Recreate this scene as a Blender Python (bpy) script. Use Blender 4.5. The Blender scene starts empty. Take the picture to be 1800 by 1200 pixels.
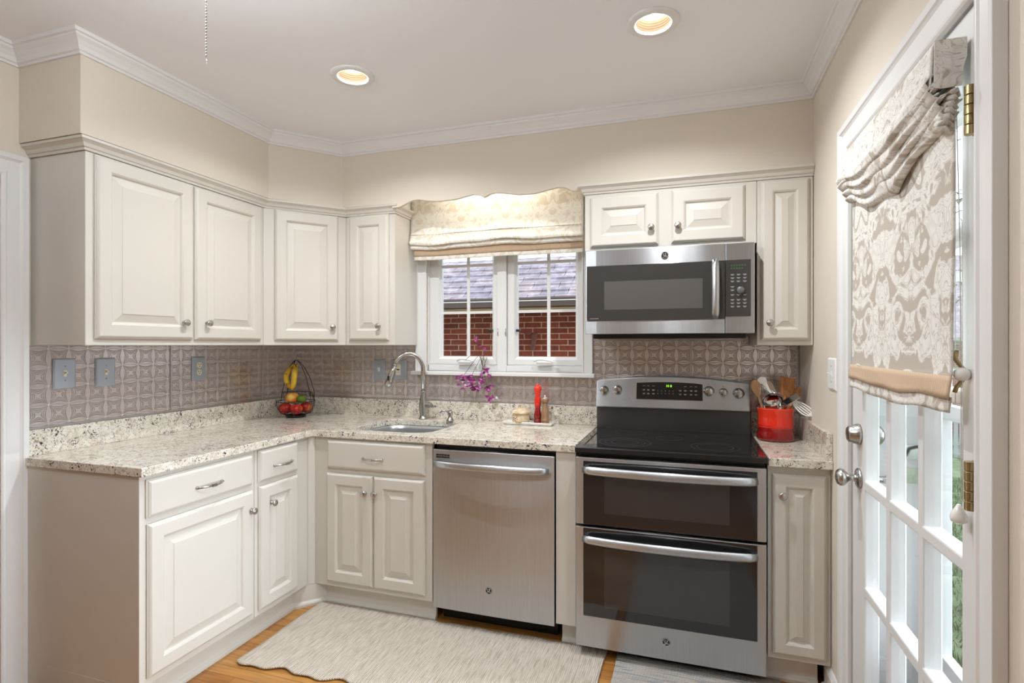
import bpy, bmesh, math, random
from mathutils import Vector, Matrix
random.seed(7)
PI = math.pi
sc = bpy.context.scene
COL = sc.collection

# ------------------------------------------------------------------ camera
cam_d = bpy.data.cameras.new('camera'); cam = bpy.data.objects.new('camera', cam_d); COL.objects.link(cam)
cam_d.sensor_fit = 'HORIZONTAL'; cam_d.sensor_width = 36.0; cam_d.lens = 957.5/1800*36
cam_d.shift_x = 0.0; cam_d.shift_y = 6.0/1800
cam_d.clip_start = 0.02; cam_d.clip_end = 200
cam.location = (2.513, -3.021, 1.358); cam.rotation_euler = (PI/2, 0, math.radians(18.0))
sc.camera = cam
# ------------------------------------------------------------------ world, sun, exposure
sc.view_settings.view_transform = 'Standard'; sc.view_settings.look = 'None'
sc.view_settings.exposure = 0.0; sc.view_settings.gamma = 1.0
sc.view_settings.use_curve_mapping = False
W = bpy.data.worlds.new('world'); sc.world = W; W.use_nodes = True
bg = W.node_tree.nodes['Background']; bg.inputs['Color'].default_value = (0.78, 0.89, 1.0, 1); bg.inputs['Strength'].default_value = 2.7
sun_d = bpy.data.lights.new('sun', 'SUN'); sun_d.energy = 8.0; sun_d.angle = math.radians(30); sun_d.color = (0.78, 0.89, 1.0)
sun = bpy.data.objects.new('sun', sun_d); COL.objects.link(sun)
sun.rotation_euler = Vector((-1.0, -0.03, -0.15)).to_track_quat('-Z', 'Y').to_euler()
CAN_W = 62.0; REAR_FILL_W = 8.0; DOME_W = 34.0; SINK_W = 1.7; WARM = (0.94, 0.965, 1.0); HH = 2.518
CANS = [(1.135, -1.0), (2.39, -1.0), (1.135, -2.45), (2.39, -2.45)]  # rear pair is unseen, added to light the room from behind

def lamp(name, kind, loc, energy, color, size=0.1, rot=(0,0,0), spread=None, parent=None):
    d = bpy.data.lights.new(name, kind); d.energy = energy; d.color = color
    if kind == 'AREA':
        d.shape = 'DISK'; d.size = size
        if spread: d.spread = spread
    elif kind == 'POINT': d.shadow_soft_size = size
    o = bpy.data.objects.new(name, d); COL.objects.link(o); o.location = loc; o.rotation_euler = rot
    if parent: o.parent = parent
    return o

# ------------------------------------------------------------------ helpers
class MB:
    def __init__(s): s.v = []; s.f = []; s.sm = []
    def add(s, vs, fs, smooth=False):
        n = len(s.v); s.v += [tuple(v) for v in vs]
        for f in fs: s.f.append([i+n for i in f]); s.sm.append(smooth)
        return s
    def box(s, x0, x1, y0, y1, z0, z1):
        if x0 > x1: x0, x1 = x1, x0
        if y0 > y1: y0, y1 = y1, y0
        if z0 > z1: z0, z1 = z1, z0
        v = [(x0,y0,z0),(x1,y0,z0),(x1,y1,z0),(x0,y1,z0),(x0,y0,z1),(x1,y0,z1),(x1,y1,z1),(x0,y1,z1)]
        return s.add(v, [(0,3,2,1),(4,5,6,7),(0,1,5,4),(1,2,6,5),(2,3,7,6),(3,0,4,7)])
    def prism(s, poly, a0, a1, mp):
        """poly 2-D CCW; mp(u,v,t)->xyz"""
        n = len(poly); vs = [mp(u,v,a0) for u,v in poly]+[mp(u,v,a1) for u,v in poly]
        fs = [list(range(n))[::-1], list(range(n,2*n))]+[(i,(i+1)%n,n+(i+1)%n,n+i) for i in range(n)]
        return s.add(vs, fs)
    def lathe(s, prof, c=(0,0,0), axis='z', n=24, smooth=True, caps=True):
        """prof list of (r,h) along axis"""
        vs = []; fs = []
        def put(r,h,a):
            x, y = r*math.cos(a), r*math.sin(a)
            if axis == 'z': p = (x,y,h)
            elif axis == 'y': p = (x,-h,y)      # h towards -y
            elif axis == 'x': p = (h,x,y)
            elif axis == '-x': p = (-h,-x,y)
            return (p[0]+c[0],p[1]+c[1],p[2]+c[2])
        for r,h in prof:
            for k in range(n): vs.append(put(r,h,2*PI*k/n))
        m = len(prof)
        for i in range(m-1):
            for k in range(n):
                k2 = (k+1)%n; fs.append((i*n+k,i*n+k2,(i+1)*n+k2,(i+1)*n+k))
        s.add(vs, fs, smooth)
        if caps:
            b = len(s.v)-len(vs)
            if prof[0][0] > 1e-5: s.f.append([b+k for k in range(n)][::-1]); s.sm.append(False)
            if prof[-1][0] > 1e-5: s.f.append([b+(m-1)*n+k for k in range(n)]); s.sm.append(False)
        return s
    def tube(s, pts, r, n=8, caps=True, squash=None):
        pts = [Vector(p) for p in pts]; m = len(pts)
        rs = r if isinstance(r,(list,tuple)) else [r]*m
        t0 = (pts[1]-pts[0]).normalized(); up = Vector((0,0,1)) if abs(t0.z) < .9 else Vector((1,0,0))
        nrm = (up - t0*up.dot(t0)).normalized(); vs = []; fs = []
        for i,p in enumerate(pts):
            t = (pts[min(i+1,m-1)]-pts[max(i-1,0)]).normalized()
            nrm = (nrm - t*nrm.dot(t)).normalized(); b = t.cross(nrm)
            sq = squash or (1,1)
            for k in range(n):
                a = 2*PI*k/n; vs.append(p+nrm*(rs[i]*sq[0]*math.cos(a))+b*(rs[i]*sq[1]*math.sin(a)))
        for i in range(m-1):
            for k in range(n):
                k2 = (k+1)%n; fs.append((i*n+k,i*n+k2,(i+1)*n+k2,(i+1)*n+k))
        s.add(vs, fs, True)
        if caps:
            b0 = len(s.v)-len(vs)
            s.f.append([b0+k for k in range(n)][::-1]); s.sm.append(False)
            s.f.append([b0+(m-1)*n+k for k in range(n)]); s.sm.append(False)
        return s
    def loft_rects(s, loops, mp=lambda x,y,z:(x,y,z)):
        """loops list of (x0,x1,z0,z1,y) nested rectangles; joined, last one capped, first one capped"""
        vs = []; fs = []
        for (x0,x1,z0,z1,y) in loops: vs += [mp(x0,y,z0),mp(x1,y,z0),mp(x1,y,z1),mp(x0,y,z1)]
        for i in range(len(loops)-1):
            a, b = i*4, (i+1)*4
            for k in range(4): k2 = (k+1)%4; fs.append((a+k,a+k2,b+k2,b+k))
        n = len(vs)-4; fs.append((n,n+1,n+2,n+3)); fs.append((3,2,1,0))
        return s.add(vs, fs)
    def grid(s, fn, nu, nv, smooth=True, thick=None):
        vs = [fn(i/nu, j/nv) for j in range(nv+1) for i in range(nu+1)]
        fs = [(j*(nu+1)+i, j*(nu+1)+i+1, (j+1)*(nu+1)+i+1, (j+1)*(nu+1)+i) for j in range(nv) for i in range(nu)]
        return s.add(vs, fs, smooth)
    def sphere(s, c, r, n=16, m=10, sc_=(1,1,1), fn=None):
        vs = []; fs = []
        for j in range(m+1):
            th = PI*j/m
            for k in range(n):
                a = 2*PI*k/n; rr = r if fn is None else r*fn(th,a)
                vs.append((c[0]+sc_[0]*rr*math.sin(th)*math.cos(a), c[1]+sc_[1]*rr*math.sin(th)*math.sin(a), c[2]+sc_[2]*rr*math.cos(th)))
        for j in range(m):
            for k in range(n): k2 = (k+1)%n; fs.append((j*n+k,(j+1)*n+k,(j+1)*n+k2,j*n+k2))
        return s.add(vs, fs, True)
    def build(s, name, mat, parent=None, bevel=0, seg=2, solid=0, merge=True, sub=0):
        me = bpy.data.meshes.new(name); me.from_pydata(s.v, [], s.f)
        for p, q in zip(me.polygons, s.sm): p.use_smooth = q
        bm = bmesh.new(); bm.from_mesh(me)
        if merge: bmesh.ops.remove_doubles(bm, verts=bm.verts, dist=1e-5)
        bmesh.ops.recalc_face_normals(bm, faces=bm.faces); bm.to_mesh(me); bm.free()
        o = bpy.data.objects.new(name, me); COL.objects.link(o)
        if mat: me.materials.append(mat)
        if solid:
            md = o.modifiers.new('solid','SOLIDIFY'); md.thickness = solid; md.offset = 0
        if sub:
            md = o.modifiers.new('sub','SUBSURF'); md.levels = sub; md.render_levels = sub
        if bevel:
            md = o.modifiers.new('bevel','BEVEL'); md.width = bevel; md.segments = seg; md.limit_method = 'ANGLE'; md.angle_limit = math.radians(40)
        if parent: o.parent = parent
        return o

def tag(o, label=None, cat=None, group=None, kind=None):
    if label: o['label'] = label
    if cat: o['category'] = cat
    if group: o['group'] = group
    if kind: o['kind'] = kind
    return o
def empty(name, loc=(0,0,0), rz=0, label=None, cat=None, group=None, kind=None):
    o = bpy.data.objects.new(name, None); COL.objects.link(o); o.location = loc; o.rotation_euler = (0,0,rz)
    o.empty_display_size = .05
    return tag(o, label, cat, group, kind)
def struct(o): o['kind'] = 'structure'; return o

def slab(quads, t0, t1, mp):
    """quads: 2-D polygons sharing corners -> solid plate between t0 and t1"""
    idx = {}; pts = []
    def I(p):
        k = (round(p[0],5), round(p[1],5))
        if k not in idx: idx[k] = len(pts); pts.append(k)
        return idx[k]
    F = [[I(p) for p in q] for q in quads]; cnt = {}
    for f in F:
        for a, b in zip(f, f[1:]+f[:1]): cnt[(min(a,b),max(a,b))] = cnt.get((min(a,b),max(a,b)),0)+1
    n = len(pts); vs = [mp(u,v,t0) for u,v in pts]+[mp(u,v,t1) for u,v in pts]
    fs = [f[::-1] for f in F]+[[i+n for i in f] for f in F]
    for (a,b),c in cnt.items():
        if c == 1: fs.append([a,b,b+n,a+n])
    return MB().add(vs, fs)
def cells(xs, ys, skip):
    q = []
    for i in range(len(xs)-1):
        for j in range(len(ys)-1):
            cx, cy = (xs[i]+xs[i+1])/2, (ys[j]+ys[j+1])/2
            if any(a<cx<b and c<cy<d for a,b,c,d in skip): continue
            q.append([(xs[i],ys[j]),(xs[i+1],ys[j]),(xs[i+1],ys[j+1]),(xs[i],ys[j+1])])
    return q
def hole_cell(x0, x1, y0, y1, cx, cy, rfn, n=48):
    """rectangle with a hole about (cx,cy) of radius rfn(angle)"""
    an = sorted(set([round(2*PI*k/n,6) for k in range(n)]+[round(math.atan2(y-cy,x-cx)%(2*PI),6) for x in (x0,x1) for y in (y0,y1)]))
    def out(a):
        c, s = math.cos(a), math.sin(a); t = 1e9
        if c > 1e-9: t = min(t,(x1-cx)/c)
        if c < -1e-9: t = min(t,(x0-cx)/c)
        if s > 1e-9: t = min(t,(y1-cy)/s)
        if s < -1e-9: t = min(t,(y0-cy)/s)
        return (cx+c*t, cy+s*t)
    inn = lambda a: (cx+rfn(a)*math.cos(a), cy+rfn(a)*math.sin(a))
    q = []
    for a, b in zip(an, an[1:]+an[:1]): q.append([inn(a), out(a), out(b), inn(b)])
    return q
def sweep(path, prof, closed=False):
    """path: 2-D points (x,y); prof: (d,z), d measured to the RIGHT of the walking direction; mitred"""
    n = len(path); P = [Vector(p) for p in path]; rows = []
    for i in range(n):
        a = P[i]-P[i-1] if (i > 0 or closed) else None
        b = P[(i+1)%n]-P[i] if (i < n-1 or closed) else None
        na = Vector((a.y,-a.x)).normalized() if a is not None else None
        nb = Vector((b.y,-b.x)).normalized() if b is not None else None
        if na is None: m = nb
        elif nb is None: m = na
        else: m = (na+nb)/(1+na.dot(nb))
        rows.append([(P[i].x+m.x*d, P[i].y+m.y*d, z) for d,z in prof])
    k = len(prof); mb = MB(); vs = [v for r in rows for v in r]; fs = []
    for i in range(n-1+(1 if closed else 0)):
        for j in range(k):
            j2 = (j+1)%k; fs.append((i*k+j,((i+1)%n)*k+j,((i+1)%n)*k+j2,i*k+j2))
    if not closed: fs += [list(range(k)), [(n-1)*k+j for j in range(k)][::-1]]
    return mb.add(vs, fs)
def text_mesh(items, name, mat, parent, mp):
    """items (string, u, v, size); every glyph flat; mp(u,v)->xyz. One mesh of all the legends"""
    mb = MB()
    for s_, u, v, size in items:
        cu = bpy.data.curves.new('t','FONT'); cu.body = s_; cu.size = size; cu.align_x = 'CENTER'; cu.align_y = 'CENTER'; cu.resolution_u = 2
        to = bpy.data.objects.new('t', cu); COL.objects.link(to)
        dg = bpy.context.evaluated_depsgraph_get(); me = bpy.data.meshes.new_from_object(to.evaluated_get(dg))
        mb.add([mp(u+w.co.x, v+w.co.y) for w in me.vertices], [list(p.vertices) for p in me.polygons])
        bpy.data.objects.remove(to); bpy.data.meshes.remove(me); bpy.data.curves.remove(cu)
    return mb.build(name, mat, parent, merge=False)

# ------------------------------------------------------------------ materials
def nm(name):
    m = bpy.data.materials.new(name); m.use_nodes = True; nt = m.node_tree
    return m, nt, nt.nodes['Principled BSDF']
def srgb(r,g,b):
    f = lambda c: ((c/255+.055)/1.055)**2.4 if c/255 > .04045 else c/255/12.92
    return (f(r),f(g),f(b),1)
def N(nt, t, **kw):
    n = nt.nodes.new(t)
    for k,v in kw.items():
        if k.startswith('i_'):
            key = k[2:]; key = int(key) if key.isdigit() else key.replace('_',' ')
            n.inputs[key].default_value = v
        else: setattr(n,k,v)
    return n
def L(nt, a, b): nt.links.new(a, b)
def mth(nt, op, a, b=None, c=None):
    n = nt.nodes.new('ShaderNodeMath'); n.operation = op
    for i,x in enumerate((a,b,c)):
        if x is None: continue
        if isinstance(x,(int,float)): n.inputs[i].default_value = x
        else: nt.links.new(x, n.inputs[i])
    return n.outputs[0]
def ramp(nt, fac, stops, interp='LINEAR'):
    r = nt.nodes.new('ShaderNodeValToRGB'); e = r.color_ramp.elements; r.color_ramp.interpolation = interp
    while len(e) < len(stops): e.new(0.5)
    for x,(p,c) in zip(e, stops): x.position = p; x.color = c if len(c) == 4 else (*c,1)
    if fac is not None: nt.links.new(fac, r.inputs[0])
    return r.outputs[0]
def plain(name, col, rough=.5, metal=0, bump=0, bscale=40, coat=0, spec=.5, emit=None, es=0):
    m, nt, p = nm(name); p.inputs['Base Color'].default_value = col; p.inputs['Roughness'].default_value = rough
    p.inputs['Metallic'].default_value = metal; p.inputs['Coat Weight'].default_value = coat
    p.inputs['Specular IOR Level'].default_value = spec
    if emit: p.inputs['Emission Color'].default_value = emit; p.inputs['Emission Strength'].default_value = es
    if bump:
        g = N(nt,'ShaderNodeNewGeometry'); t = N(nt,'ShaderNodeTexNoise', i_Scale=bscale, i_Detail=4.0); L(nt,g.outputs['Position'],t.inputs['Vector'])
        b = N(nt,'ShaderNodeBump', i_Strength=bump, i_Distance=.01); L(nt,t.outputs['Fac'],b.inputs['Height']); L(nt,b.outputs[0],p.inputs['Normal'])
    return m
M = {}
M['cab'] = plain('cabinet_paint', srgb(213,208,198), .36, bump=.02, bscale=60)
M['wall'] = plain('wall_paint', srgb(222,212,197), .75, bump=.04, bscale=160)
M['ceil'] = plain('ceiling_paint', srgb(242,243,245), .8, bump=.03, bscale=90)
M['trim'] = plain('trim_paint', srgb(230,229,227), .38)
M['hall'] = plain('hall_paint', srgb(214,196,190), .8)
M['nickel'] = plain('brushed_nickel', (.50,.485,.46,1), .27, 1)
M['chrome'] = plain('chrome', (.75,.75,.75,1), .12, 1)
M['brass'] = plain('aged_brass', (.42,.33,.17,1), .34, 1, bump=.1, bscale=60)
M['black'] = plain('black_plastic', (.012,.012,.013,1), .35)
M['blackglass'] = plain('black_ceramic_glass', (.012,.012,.013,1), .06, coat=.5)
M['satinblack'] = plain('satin_black_enamel', (.035,.035,.038,1), .3, spec=.9, coat=.3)
M['ovenglass'] = plain('oven_door_glass', (.020,.020,.022,1), .06, coat=.2, spec=.6)
M['ovenwin'] = plain('oven_window_glass', (.045,.042,.042,1), .10, coat=.1, spec=.6)
M['mwglass'] = plain('microwave_door_glass', (.045,.043,.041,1), .12, spec=.8)
M['dialgrey'] = plain('grey_dial', (.12,.12,.125,1), .4)
M['mwwin'] = plain('microwave_window_mesh', (.10,.095,.088,1), .2, spec=.7)
M['wire'] = plain('black_wire', (.012,.011,.011,1), .4, 0)
M['legend'] = plain('panel_legend', (.55,.55,.55,1), .6)
M['ring'] = plain('burner_ring_print', (.09,.09,.09,1), .25)
M['green'] = plain('green_display_digit', (.3,.9,.05,1), .5, emit=(.35,1,.05,1), es=1.6)
M['dimgreen'] = plain('dim_display_digit', (.03,.07,.035,1), .5, emit=(.1,.5,.12,1), es=.05)
M['plate'] = plain('switch_plate_metal', srgb(176,184,194), .42, .55)
M['ivory'] = plain('ivory_plastic', srgb(232,222,196), .4)
M['whiteplastic'] = plain('white_plastic', srgb(240,240,238), .35)
M['porcelain'] = plain('white_porcelain', srgb(240,238,232), .15, coat=.4)
M['cord'] = plain('white_cord', srgb(232,230,224), .8)
M['baffle'] = plain('ribbed_baffle', srgb(236,214,186), .5)
M['bulb'] = plain('lit_bulb', (1,1,1,1), .5, emit=(1,.95,.87,1), es=1.8)
M['dome'] = plain('frosted_dome', (1,1,1,1), .4, emit=(1,.95,.88,1), es=4)
M['steelsink'] = plain('sink_steel', (.55,.57,.60,1), .3, 1)
M['dark'] = plain('toe_space_black', (.01,.01,.01,1), .6)
M['gutter'] = plain('brown_gutter', srgb(82,66,58), .5)
M['fascia'] = plain('tan_fascia', srgb(214,190,168), .7)
M['iron'] = plain('rusty_iron', srgb(96,52,44), .7)
M['soil'] = plain('bark', srgb(92,72,52), .9)
M['leaf'] = plain('green_leaf', srgb(84,112,44), .5)
M['fence'] = plain('weathered_picket', srgb(168,172,170), .8)
M['wood'] = None
def glass(name, tint=(1,1,1,1), ior=1.45, rough=0.0, refl=1.0):
    m = bpy.data.materials.new(name); m.use_nodes = True; nt = m.node_tree; nt.nodes.clear()
    o = N(nt,'ShaderNodeOutputMaterial'); mx = N(nt,'ShaderNodeMixShader'); t = N(nt,'ShaderNodeBsdfTransparent', i_Color=tint)
    g = N(nt,'ShaderNodeBsdfGlossy', i_Roughness=rough); f = N(nt,'ShaderNodeFresnel', i_IOR=ior)
    gg = N(nt,'ShaderNodeNewGeometry'); L(nt, mth(nt,'MULTIPLY',mth(nt,'MULTIPLY',f.outputs[0],refl),mth(nt,'SUBTRACT',1.0,gg.outputs['Backfacing'])), mx.inputs[0]); L(nt,t.outputs[0],mx.inputs[1]); L(nt,g.outputs[0],mx.inputs[2]); L(nt,mx.outputs[0],o.inputs[0])
    return m
M['pane'] = glass('window_glass', refl=.8)
M['vaseglass'] = glass('clear_vase_glass', (.93,.95,.93,1))

def mk_steel():
    m, nt, p = nm('stainless_steel'); p.inputs['Metallic'].default_value = 1
    g = N(nt,'ShaderNodeNewGeometry'); mp = N(nt,'ShaderNodeMapping', i_Scale=(500,500,6)); L(nt,g.outputs['Position'],mp.inputs[0])
    t = N(nt,'ShaderNodeTexNoise', i_Scale=1.0, i_Detail=2.0); L(nt,mp.outputs[0],t.inputs[0])
    L(nt, ramp(nt,t.outputs['Fac'],[(.3,(.50,.52,.54)),(.7,(.57,.59,.61))]), p.inputs['Base Color'])
    p.inputs['Roughness'].default_value = .34
    p.inputs['Anisotropic'].default_value = .85; tg = N(nt,'ShaderNodeTangent', direction_type='RADIAL', axis='Z'); L(nt,tg.outputs[0],p.inputs['Tangent']); p.inputs['Anisotropic Rotation'].default_value = 0.25
    b = N(nt,'ShaderNodeBump', i_Strength=.04, i_Distance=.002); L(nt,t.outputs['Fac'],b.inputs['Height'])
    mp2 = N(nt,'ShaderNodeMapping', i_Scale=(9,9,.7)); L(nt,g.outputs['Position'],mp2.inputs[0])
    t2 = N(nt,'ShaderNodeTexNoise', i_Scale=1.0, i_Detail=1.0); L(nt,mp2.outputs[0],t2.inputs[0])
    b2 = N(nt,'ShaderNodeBump', i_Strength=.12, i_Distance=.02); L(nt,t2.outputs['Fac'],b2.inputs['Height']); L(nt,b.outputs[0],b2.inputs['Normal'])
    L(nt,b2.outputs[0],p.inputs['Normal']); return m
M['steel'] = mk_steel()

def mk_granite():
    m, nt, p = nm('speckled_granite'); g = N(nt,'ShaderNodeNewGeometry'); P_ = g.outputs['Position']
    def noise(s,d=3,off=0,dist=0.):
        mp = N(nt,'ShaderNodeMapping', i_Location=(off,off*.7,off*1.3)); L(nt,P_,mp.inputs[0])
        t = N(nt,'ShaderNodeTexNoise', i_Scale=s, i_Detail=float(d), i_Distortion=dist); L(nt,mp.outputs[0],t.inputs[0]); return t.outputs['Fac']
    base = ramp(nt, noise(38,4,0), [(.25,srgb(204,196,180)),(.5,srgb(230,223,208)),(.72,srgb(238,234,225))])
    def over(c0, col, fac):
        mx = N(nt,'ShaderNodeMix', data_type='RGBA'); L(nt,fac,mx.inputs[0]); L(nt,c0,mx.inputs[6]); mx.inputs[7].default_value = col; return mx.outputs[2]
    tan = ramp(nt, noise(70,3,3.1), [(.56,(0,0,0)),(.66,(.6,.6,.6))]); c = over(base, srgb(186,160,128), tan)
    gry = ramp(nt, noise(120,3,7.7), [(.58,(0,0,0)),(.66,(.6,.6,.6))]); c = over(c, srgb(138,130,126), gry)
    clus = ramp(nt, noise(22,2,5.5), [(.50,(.0,0,0)),(.58,(1,1,1))])
    spk = ramp(nt, noise(135,2,9.3,.8), [(.565,(0,0,0)),(.59,(1,1,1))])
    dk = mth(nt,'MULTIPLY',spk,clus); c = over(c, srgb(62,46,58), dk)
    spk2 = ramp(nt, noise(210,2,2.3,.4), [(.66,(0,0,0)),(.69,(1,1,1))]); c = over(c, srgb(46,38,40), spk2)
    L(nt,c,p.inputs['Base Color']); p.inputs['Roughness'].default_value = .12; p.inputs['Coat Weight'].default_value = .35; return m
M['granite'] = mk_granite()

def mk_tin():
    """embossed lattice of pointed eyes; field constant along curves that run node to node"""
    m, nt, p = nm('embossed_tin'); g = N(nt,'ShaderNodeNewGeometry'); sp = N(nt,'ShaderNodeSeparateXYZ'); L(nt,g.outputs['Position'],sp.inputs[0])
    u = mth(nt,'ADD',sp.outputs[0],sp.outputs[1]); cell = .0768
    su = mth(nt,'SINE',mth(nt,'MULTIPLY',mth(nt,'SUBTRACT',u,.064),PI/cell)); sv = mth(nt,'SINE',mth(nt,'MULTIPLY',mth(nt,'SUBTRACT',sp.outputs[2],1.0350),PI/cell))
    su2 = mth(nt,'MULTIPLY',su,su); sv2 = mth(nt,'MULTIPLY',sv,sv)
    F = mth(nt,'DIVIDE',sv2,mth(nt,'ADD',mth(nt,'ADD',su2,sv2),.004))
    # even out ring spacing: use angle
    G = mth(nt,'MINIMUM',F,mth(nt,'SUBTRACT',1.0,F))
    A = mth(nt,'DIVIDE',mth(nt,'ARCSINE',mth(nt,'SQRT',mth(nt,'MINIMUM',mth(nt,'DIVIDE',G,mth(nt,'SUBTRACT',1.0,G)),1.0))),PI)
    st_ = [(0,.35),(.03,1),(.20,1)]
    st_[2] = (.26,1)
    for c_ in (.34,.52,.70): st_ += [(c_-.035,.95),(c_-.005,.1),(c_+.012,.1),(c_+.045,1)]
    wv = ramp(nt, mth(nt,'MULTIPLY',A,2.0), [(p_,(v_,v_,v_)) for p_,v_ in st_]+[(.97,(1,1,1)),(1,(.8,.8,.8))])
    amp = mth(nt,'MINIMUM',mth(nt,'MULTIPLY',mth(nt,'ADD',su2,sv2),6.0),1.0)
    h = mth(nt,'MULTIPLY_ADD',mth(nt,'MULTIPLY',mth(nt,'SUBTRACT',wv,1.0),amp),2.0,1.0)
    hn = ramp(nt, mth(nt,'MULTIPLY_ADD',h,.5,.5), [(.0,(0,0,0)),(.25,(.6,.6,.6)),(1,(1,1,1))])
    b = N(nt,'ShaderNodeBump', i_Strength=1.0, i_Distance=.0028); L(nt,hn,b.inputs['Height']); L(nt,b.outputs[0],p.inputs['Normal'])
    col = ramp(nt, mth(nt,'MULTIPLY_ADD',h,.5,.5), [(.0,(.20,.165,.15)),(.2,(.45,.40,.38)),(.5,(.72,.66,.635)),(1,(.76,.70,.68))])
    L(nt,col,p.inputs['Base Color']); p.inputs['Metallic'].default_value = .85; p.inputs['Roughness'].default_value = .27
    return m
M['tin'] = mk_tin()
M['tintrim'] = plain('tin_edge_strip', (.58,.56,.56,1), .3, .95)

def mk_oak():
    m, nt, p = nm('oak_strip_floor'); g = N(nt,'ShaderNodeNewGeometry'); P_ = g.outputs['Position']
    br = N(nt,'ShaderNodeTexBrick', offset=.37, i_Scale=1.0, i_Mortar_Size=.0008, i_Brick_Width=.75, i_Row_Height=.057, i_Bias=0.0)
    br.inputs['Color1'].default_value = srgb(200,146,78); br.inputs['Color2'].default_value = srgb(170,112,52); br.inputs['Mortar'].default_value = srgb(92,56,26)
    L(nt,P_,br.inputs[0])
    mp = N(nt,'ShaderNodeMapping', i_Scale=(5,70,1)); L(nt,P_,mp.inputs[0]); t = N(nt,'ShaderNodeTexNoise', i_Scale=1.0, i_Detail=6.0, i_Distortion=.4); L(nt,mp.outputs[0],t.inputs[0])
    mx = N(nt,'ShaderNodeMix', data_type='RGBA', blend_type='MULTIPLY'); mx.inputs[0].default_value = .8
    L(nt,br.outputs['Color'],mx.inputs[6]); L(nt,ramp(nt,t.outputs['Fac'],[(.3,(.62,.55,.46)),(.6,(1,1,1))]),mx.inputs[7]); L(nt,mx.outputs[2],p.inputs['Base Color'])
    p.inputs['Roughness'].default_value = .3; return m
M['oak'] = mk_oak()

def mk_wood(name, c1, c2, sc_=(60,60,8)):
    m, nt, p = nm(name); g = N(nt,'ShaderNodeTexCoord'); mp = N(nt,'ShaderNodeMapping', i_Scale=sc_); L(nt,g.outputs['Object'],mp.inputs[0])
    t = N(nt,'ShaderNodeTexNoise', i_Scale=1.0, i_Detail=5.0); L(nt,mp.outputs[0],t.inputs[0]); L(nt,ramp(nt,t.outputs['Fac'],[(.3,c1),(.7,c2)]),p.inputs['Base Color'])
    p.inputs['Roughness'].default_value = .55; return m
M['wood'] = mk_wood('utensil_wood', srgb(140,84,42), srgb(186,128,76)); M['wood2'] = mk_wood('pale_utensil_wood', srgb(176,128,84), srgb(208,168,122))
M['mill'] = mk_wood('mill_walnut', srgb(128,92,62), srgb(170,134,102))

def mk_damask(name, lo, hi, hiA=None, scale=1.0, axis='x', back=0.0):
    m, nt, p = nm(name); g = N(nt,'ShaderNodeNewGeometry'); sp = N(nt,'ShaderNodeSeparateXYZ'); L(nt,g.outputs['Position'],sp.inputs[0])
    u = mth(nt,'ADD',sp.outputs[0],sp.outputs[1]) if axis == 'xy' else (sp.outputs[0] if axis == 'x' else sp.outputs[1]); rep = .17*scale
    fu = mth(nt,'PINGPONG',mth(nt,'ADD',u,10.0+.03),rep)
    cz = mth(nt,'ADD',sp.outputs[2],0.0)
    cb = N(nt,'ShaderNodeCombineXYZ'); L(nt,fu,cb.inputs[0]); L(nt,cz,cb.inputs[1])
    t = N(nt,'ShaderNodeTexNoise', i_Scale=13/scale, i_Detail=2.2, i_Distortion=1.6, i_Roughness=.55); L(nt,cb.outputs[0],t.inputs[0])
    v = N(nt,'ShaderNodeTexVoronoi', i_Scale=26/scale, feature='DISTANCE_TO_EDGE'); L(nt,cb.outputs[0],v.inputs[0])
    # scrolling outline: bands of the distorted noise
    band = mth(nt,'ABSOLUTE',mth(nt,'SINE',mth(nt,'MULTIPLY',t.outputs['Fac'],34.0)))
    big = ramp(nt,t.outputs['Fac'],[(.43,(0,0,0)),(.455,(1,1,1))])
    ln = ramp(nt,band,[(.10,(.15,.15,.15)),(.34,(1,1,1))]); pet = ramp(nt,v.outputs['Distance'],[(.02,(.75,.75,.75)),(.08,(1,1,1))])
    fac = mth(nt,'MULTIPLY',mth(nt,'MULTIPLY',big,ln),pet)
    mx = N(nt,'ShaderNodeMix', data_type='RGBA'); L(nt,fac,mx.inputs[0]); mx.inputs[6].default_value = lo; mx.inputs[7].default_value = hi
    L(nt,mx.outputs[2],p.inputs['Base Color']); p.inputs['Roughness'].default_value = .9; p.inputs['Specular IOR Level'].default_value = .15
    w = N(nt,'ShaderNodeTexNoise', i_Scale=700.0, i_Detail=1.0); L(nt,g.outputs['Position'],w.inputs[0])
    b = N(nt,'ShaderNodeBump', i_Strength=.25, i_Distance=.002); L(nt,w.outputs['Fac'],b.inputs['Height']); L(nt,b.outputs[0],p.inputs['Normal'])
    return m
M['damask'] = mk_damask('damask_linen', srgb(190,181,168), srgb(232,229,222), axis='xy', scale=1.15)
M['damask2'] = mk_damask('damask_linen_window', srgb(224,216,199), srgb(242,239,231), scale=.8)
def mk_band(name, col, ax):
    m, nt, p = nm(name); g = N(nt,'ShaderNodeNewGeometry'); sp = N(nt,'ShaderNodeSeparateXYZ'); L(nt,g.outputs['Position'],sp.inputs[0])
    s_ = mth(nt,'SINE',mth(nt,'MULTIPLY',sp.outputs[ax],900.0)); p.inputs['Base Color'].default_value = col; p.inputs['Roughness'].default_value = .85
    b = N(nt,'ShaderNodeBump', i_Strength=.5, i_Distance=.001); L(nt,s_,b.inputs['Height']); L(nt,b.outputs[0],p.inputs['Normal']); return m
M['band'] = mk_band('ribbed_tan_tape', srgb(206,180,152), 1); M['band2'] = mk_band('ribbed_tan_tape_window', srgb(196,170,142), 0)

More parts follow.
